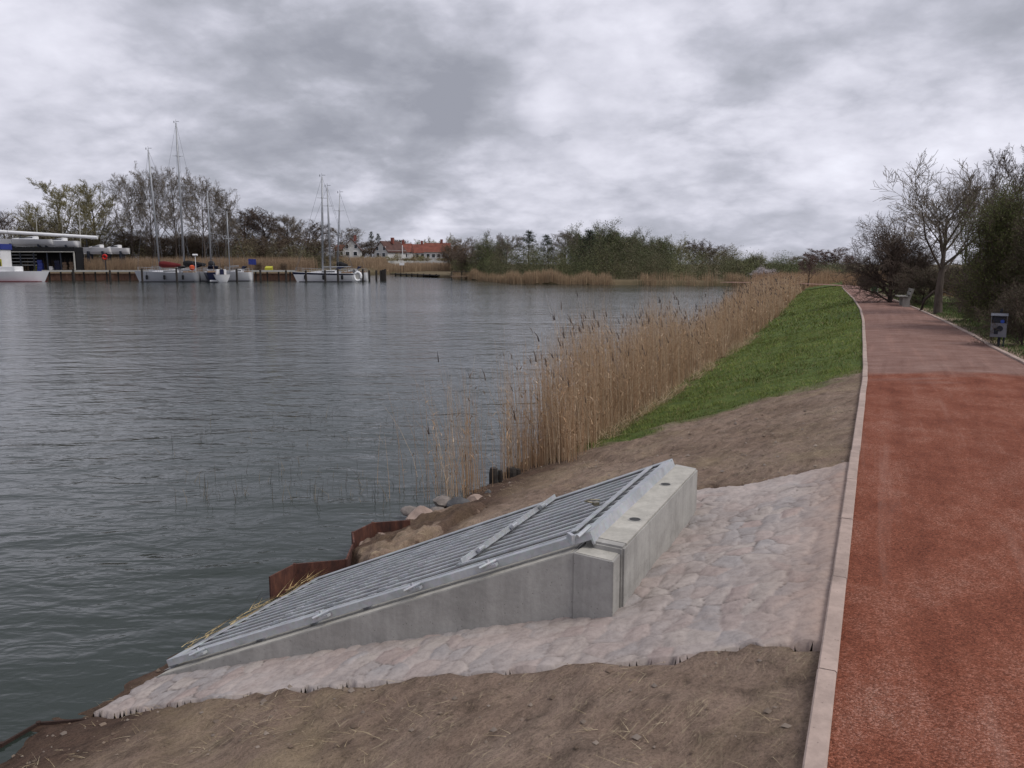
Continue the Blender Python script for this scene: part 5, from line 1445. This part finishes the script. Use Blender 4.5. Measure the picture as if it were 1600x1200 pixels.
sailboat(552, 125.5, 4.8, 'smaller white sloop with slanting mast behind the ketch stern', 'white', 1.3, [(530, 302, -.46, .75, .085, 0)], cover='black', heading=math.radians(2), Bm=2.0)
p = D(559, 432, 118.5); mb = MB(); e = empty('dinghy', (p.x, p.y, p.z - .2)); tag(e, 'round white inflatable dinghy hung upright at the ketch stern', 'dinghy')
ring = [(math.cos(a) * .50, math.sin(a) * .08, math.sin(a) * .62 + .2) for a in np.linspace(0, 2 * math.pi, 17)]; mb.tube(ring, .17, 8, False); mb.build('tube', M['white'], e, smooth='y'); mb = MB(); mb.prism([(-.45, .02), (.45, .02), (.45, .06), (-.45, .06)], -.3, .7); mb.build('floor', M['deck'], e)


# left white boat
def cruiser(px, d, L, label, heading, wheel=True):
    X = (px - 800) / FPX * d; e = empty('motor_sailer', (X, d, 0), heading); tag(e, label, 'boat', 'moored boats')
    h, dk = hull_mesh(L, 3.2, 1.5, .4, .3, .8); h.build('hull', M['white'], e, smooth='y'); dk.build('deck', M['white'], e)
    mb = MB(); mb.box((0, 0, .02), (L * .88, 2.7, .14)); mb.build('waterline_band', M['red'], e)
    mb = MB(); mb.prism([(-L * .15, -1.1), (L * .14, -1.1), (L * .14, 1.1), (-L * .15, 1.1)], 1.45, [2.3, 2.3, 2.3, 2.3]); cb = mb.build('cabin', M['white'], e, bevel=.08)
    mb = MB(); mb.beam((-L * .12, -1.11, 1.95), (L * .10, -1.11, 1.95), .02, .28); mb.build('window', M['glass'], cb)
    mb = MB(); mb.prism([(L * .14, -1.0), (L * .22, -1.0), (L * .22, 1.0), (L * .14, 1.0)], 1.5, [3.0, 2.3, 2.3, 3.0]); mb.build('windscreen', M['glass'], e)
    mb = MB(); mb.tube([(-.2, -1.8, .55), (-.2, -1.8, .65), (-.2, -1.8, 1.3), (-.2, -1.8, 1.4)], [.08, .17, .17, .06], 8); mb.build('fender', M['navy'], e)
    mb = MB()
    for k in range(6): mb.tube([(-L * .1 + k * L * .1, -1.45, 1.5), (-L * .1 + k * L * .1, -1.45, 2.1)], .025, 4)
    mb.tube([(-L * .1, -1.45, 2.1), (L * .4, -1.45, 2.1)], .02, 4); mb.build('railing', M['alu'], e)
    return e


cruiser(20, 122, 11.5, 'white cruiser with red waterline moored at the left edge', math.pi)
# boat with blue top at the very edge
X = (3 - 800) / FPX * 127; e = empty('cabin_boat', (X, 127, 0)); tag(e, 'tall cabin boat with blue roof edge, cut off by the left border', 'boat', 'moored boats')
h, dk = hull_mesh(7, 3, 1.6); h.build('hull', M['white'], e); dk.build('deck', M['deck'], e); mb = MB(); mb.prism([(-2.4, -1.3), (1.7, -1.3), (1.7, 1.3), (-2.4, 1.3)], 1.5, 4.9); cb = mb.build('wheelhouse', M['white'], e, bevel=.06)
mb = MB(); mb.box((-.35, 0, 5.3), (4.4, 2.9, .9)); mb.build('roof_band', M['blue'], e, bevel=.05); mb = MB(); mb.box((-.3, -1.32, 3.4), (3.4, .04, .8)); mb.build('window', M['glass'], cb); mb = MB(); mb.box((1.3, -1.33, 2.6), (.8, .05, 1.6)); mb.build('yellow_panel', M['yellow'], e)
mb = MB(); mb.tube([(.2, 0, 5.7), (-.2, 0, D(3, 290, 127).z)], [.1, .07], 6); mb.build('mast', M['alu'], e); mb = MB()
for xx in (-3, 3): mb.tube([(-.2, 0, D(3, 290, 127).z), (xx, 0, 5.5)], .02, 4)
mb.build('rigging', M['wire'], e)


def at_x(px, d): return (px - 800) / FPX * d


# shed, stored boats ashore
ds = 140
e = empty('boat_shed', (at_x(74, ds), ds, 1.25)); tag(e, 'open fronted boat shed with black roof edge on the far quay', 'shed')
wsh = (127 - 20) / FPX * ds; zt_ = D(74, 386, ds).z - 1.25; zu = D(74, 394, ds).z - 1.25
mb = MB(); mb.box((0, 1.0, (zt_ + zu) / 2), (wsh, 3, zt_ - zu)); mb.build('roof', M['black'], e, bevel=.05); mb = MB(); mb.box((0, 2.4, zu / 2), (wsh, .15, zu)); mb.build('back_wall', M['black'], e)  # back wall black: shade of the open interior put into its colour
for s_ in (-1, 1): mb = MB(); mb.box((s_ * (wsh / 2 - .1), 1.2, zu / 2), (.12, 2.3, zu)); mb.build('side_wall', M['black'], e)  # side walls also black, painting the interior shade
for k in range(4): mb = MB(); mb.tube([(-wsh / 2 + .3, .2, zu * (.35 + .17 * k)), (-wsh * .08, .2, zu * (.35 + .17 * k))], .07, 6); mb.build('rack_rail', M['alu'], e)
for k in range(6): mb = MB(); mb.box((-wsh / 2 + .2 + k * (wsh - .4) / 5, -.3, zu / 2), (.18, .18, zu)); mb.build('post', M['deck' if k == 5 else 'dark_metal'], e)
mb = MB(); mb.box((0, -.53, zu + .05), (wsh, .06, .12)); mb.build('fascia_board', M['deck'], e)
for i, (px, wd_, hg, mm, nm, lb, ct) in enumerate(((66, .9, 2.1, 'blue', 'tarpaulin_stack', 'blue tarpaulin stack standing in the open shed', 'tarpaulin'), (81, .7, 1.0, 'white', 'storage_box', 'white box standing in the open shed', 'box'),
                                             (90, 1.0, 2.0, 'navy', 'crate_stack', 'dark blue crates stacked in the middle of the shed', 'crates'), (100, .8, 1.7, 'teak', 'plank_stack', 'brown planks leaning in the shed', 'planks'), (109, .8, 1.8, 'teak', 'plank_stack', 'second brown planks near the right shed post', 'planks'), (51, .5, 1.2, 'yellow', 'jacket_rack', 'yellow bundle hanging at the left of the shed', 'bundle'))):
    p = (at_x(px, ds - .5), ds - .5 + .3 * i % 2, 1.25); mb = MB()
    for j in range(4): mb.box((p[0] + .06 * ((j * 7) % 3 - 1), p[1] + 1, p[2] + hg * (j + .5) / 4), (wd_ * (1 - .06 * j), .7, hg / 4 - .03), .1 * j)
    tag(mb.build(nm, M[mm], bevel=.03), lb, ct)


def ashore(px, d, ybot, L, label, hd=0.0, mast=None, fb=1.2):
    z = D(px, ybot, d).z; e = empty('stored_boat', (at_x(px, d), d, z), hd); tag(e, label, 'boat', 'boats stored ashore')
    h, dk = hull_mesh(L, L * .3, fb, .45); h.build('hull', M['white'], e, smooth='y'); dk.build('deck', M['white'], e)
    mb = MB(); mb.prism([(-L * .22, -.7), (L * .2, -.7), (L * .2, .7), (-L * .22, .7)], fb, [fb + .15, fb + .6, fb + .6, fb + .15]); cb = mb.build('cabin', M['white'], e, bevel=.06); mb = MB(); mb.beam((-L * .08, -.72, fb + .27), (L * .16, -.72, fb + .34), .02, .17); mb.build('window', M['glass'], cb)
    for xx in (-L * .25, L * .25): mb = MB(); mb.box((xx, 0, (1.2 - z - .8) / 2 - .3), (.25, 1.6, max(z + .3, .5))); mb.build('cradle_leg', M['dark_metal'], e)


ashore(52, 144.5, 381, 9.6, 'white stored yacht visible above the left half of the shed roof', math.radians(4), fb=.75); ashore(101, 145, 383, 7.2, 'white stored yacht above the right half of the shed roof', math.radians(-3), fb=.7)
ashore(160, 147, 393, 5.2, 'white motorboat ashore between the tree trunks, left one', fb=.65); ashore(188, 147.5, 393, 5.0, 'white motorboat ashore right of the red rescue post', fb=.6)
e = empty('stored_mast', D(75, 366, 148)); tag(e, 'long white mast laid horizontally on trestles above the shed', 'mast'); a_ = D(-20, 361, 148) - Vector(e.location); b_ = D(152, 371, 148) - Vector(e.location)
mb = MB(); mb.tube([a_, b_], [.36, .30], 8); mb.build('spar', M['white'], e)
for f in (.3, .62, .9): q_ = a_.lerp(b_, f); mb = MB(); mb.tube([q_, (q_.x, q_.y, 1.0 - e.location.z)], .07, 5); mb.build('trestle', M['dark_metal'], e)
for px, yt, yb, d, lb in ((124, 322, 380, 149, 'slim white mast of a stored boat right of the shed'), (57, 340, 372, 151, 'short white mast above the stored yachts'), (97, 340, 372, 154, 'faint thin mast behind the stored yachts')):
    mb = MB(); q0 = D(px, yb, d); q1 = D(px - .5, yt, d); mb.tube([(q0.x, d, 1.2), q1], [.11, .07], 6); mb.box((q1.x, d, q1.z), (.4, .05, .05)); tag(mb.build('bare_mast', M['deck']), lb, 'mast', 'masts of stored boats')

# rescue post, tarp, small bushes on the quay
e = empty('rescue_post', (at_x(172, 141), 141, 1.3)); tag(e, 'bright red rescue ring on a dark post among the quay trees', 'rescue post'); mb = MB(); mb.tube([(0, 0, -.3), (0, 0, 2.4)], .08, 6); mb.build('post', M['dark_metal'], e)
mb = MB(); mb.tube([(math.cos(a) * .33, -.12, 2.55 + math.sin(a) * .36) for a in np.linspace(0, 2 * math.pi, 13)], .17, 7, False); mb.build('ring', M['bright_red'], e)
mb = MB(); p = D(394, 409, 137)
for k in range(3): mb.box((p.x + (k - 1) * .42, 137 + .04 * k, p.z - .02 * k), (.43, .10, .95))
tag(mb.build('blue_banner', M['blue'], bevel=.02), 'blue banner hanging on the pier right of the central boats', 'banner')
mb = MB(); p = D(420, 419, 138); mb.prism([(p.x - .6, 137.6), (p.x + .6, 137.6), (p.x + .6, 138.4), (p.x - .6, 138.4)], 1.3, [2.0, 2.0, 2.3, 2.3]); tag(mb.build('yellow_box', M['yellow'], bevel=.04), 'yellowish box on the quay between two small bushes', 'box')
plant('bushr', 408, 408, 6, 138.5, 1.25, 'small brown bush on the quay, left of the yellowish box', None, 'bush'); plant('bushr', 447, 409, 6, 138.5, 1.25, 'small brown bush on the quay, right of the yellowish box', None, 'bush')

# low landing stage at the tip of the spit
e = empty('landing_stage', (at_x(650, 168), 168, 0)); tag(e, 'low dark landing stage at the left tip of the wooded spit', 'landing stage')
mb = MB(); Ls = (700 - 614) / FPX * 175; mb.beam((-Ls / 2, 10, .45), (Ls / 2, -10, .45), 1.6, .2); mb.build('deck', M['wood'], e)
for k in range(8): f = (k + .5) / 8; mb = MB(); mb.tube([(-Ls / 2 + f * Ls, 10 - 20 * f - .6, -1), (-Ls / 2 + f * Ls, 10 - 20 * f - .6, .7)], .14, 6); mb.build('pile', M['wood'], e)
e = empty('landing_stage', (at_x(722, 139), 139, 0)); tag(e, 'small wooden jetty with rail at the reeds left of the wooded spit', 'landing stage')
mb = MB(); mb.box((0, -.3, .55), (3.6, 1.6, .14)); mb.build('deck', M['teak'], e); mb = MB(); mb.tube([(-1.7, -1.0, 1.35), (1.7, -1.0, 1.35)], .05, 5)
for xx in (-1.7, 0, 1.7): mb.tube([(xx, -1.0, -1), (xx, -1.0, 1.35)], .07, 5)
mb.build('railing', M['wood'], e)

# remove prototypes that were never planted; drop helper properties
for k_, (r_, used) in protos.items():
    if not used:
        for ch in list(r_.children_recursive): bpy.data.objects.remove(ch)
        bpy.data.objects.remove(r_)
for o in bpy.data.objects:
    if '_w' in o: del o['_w']
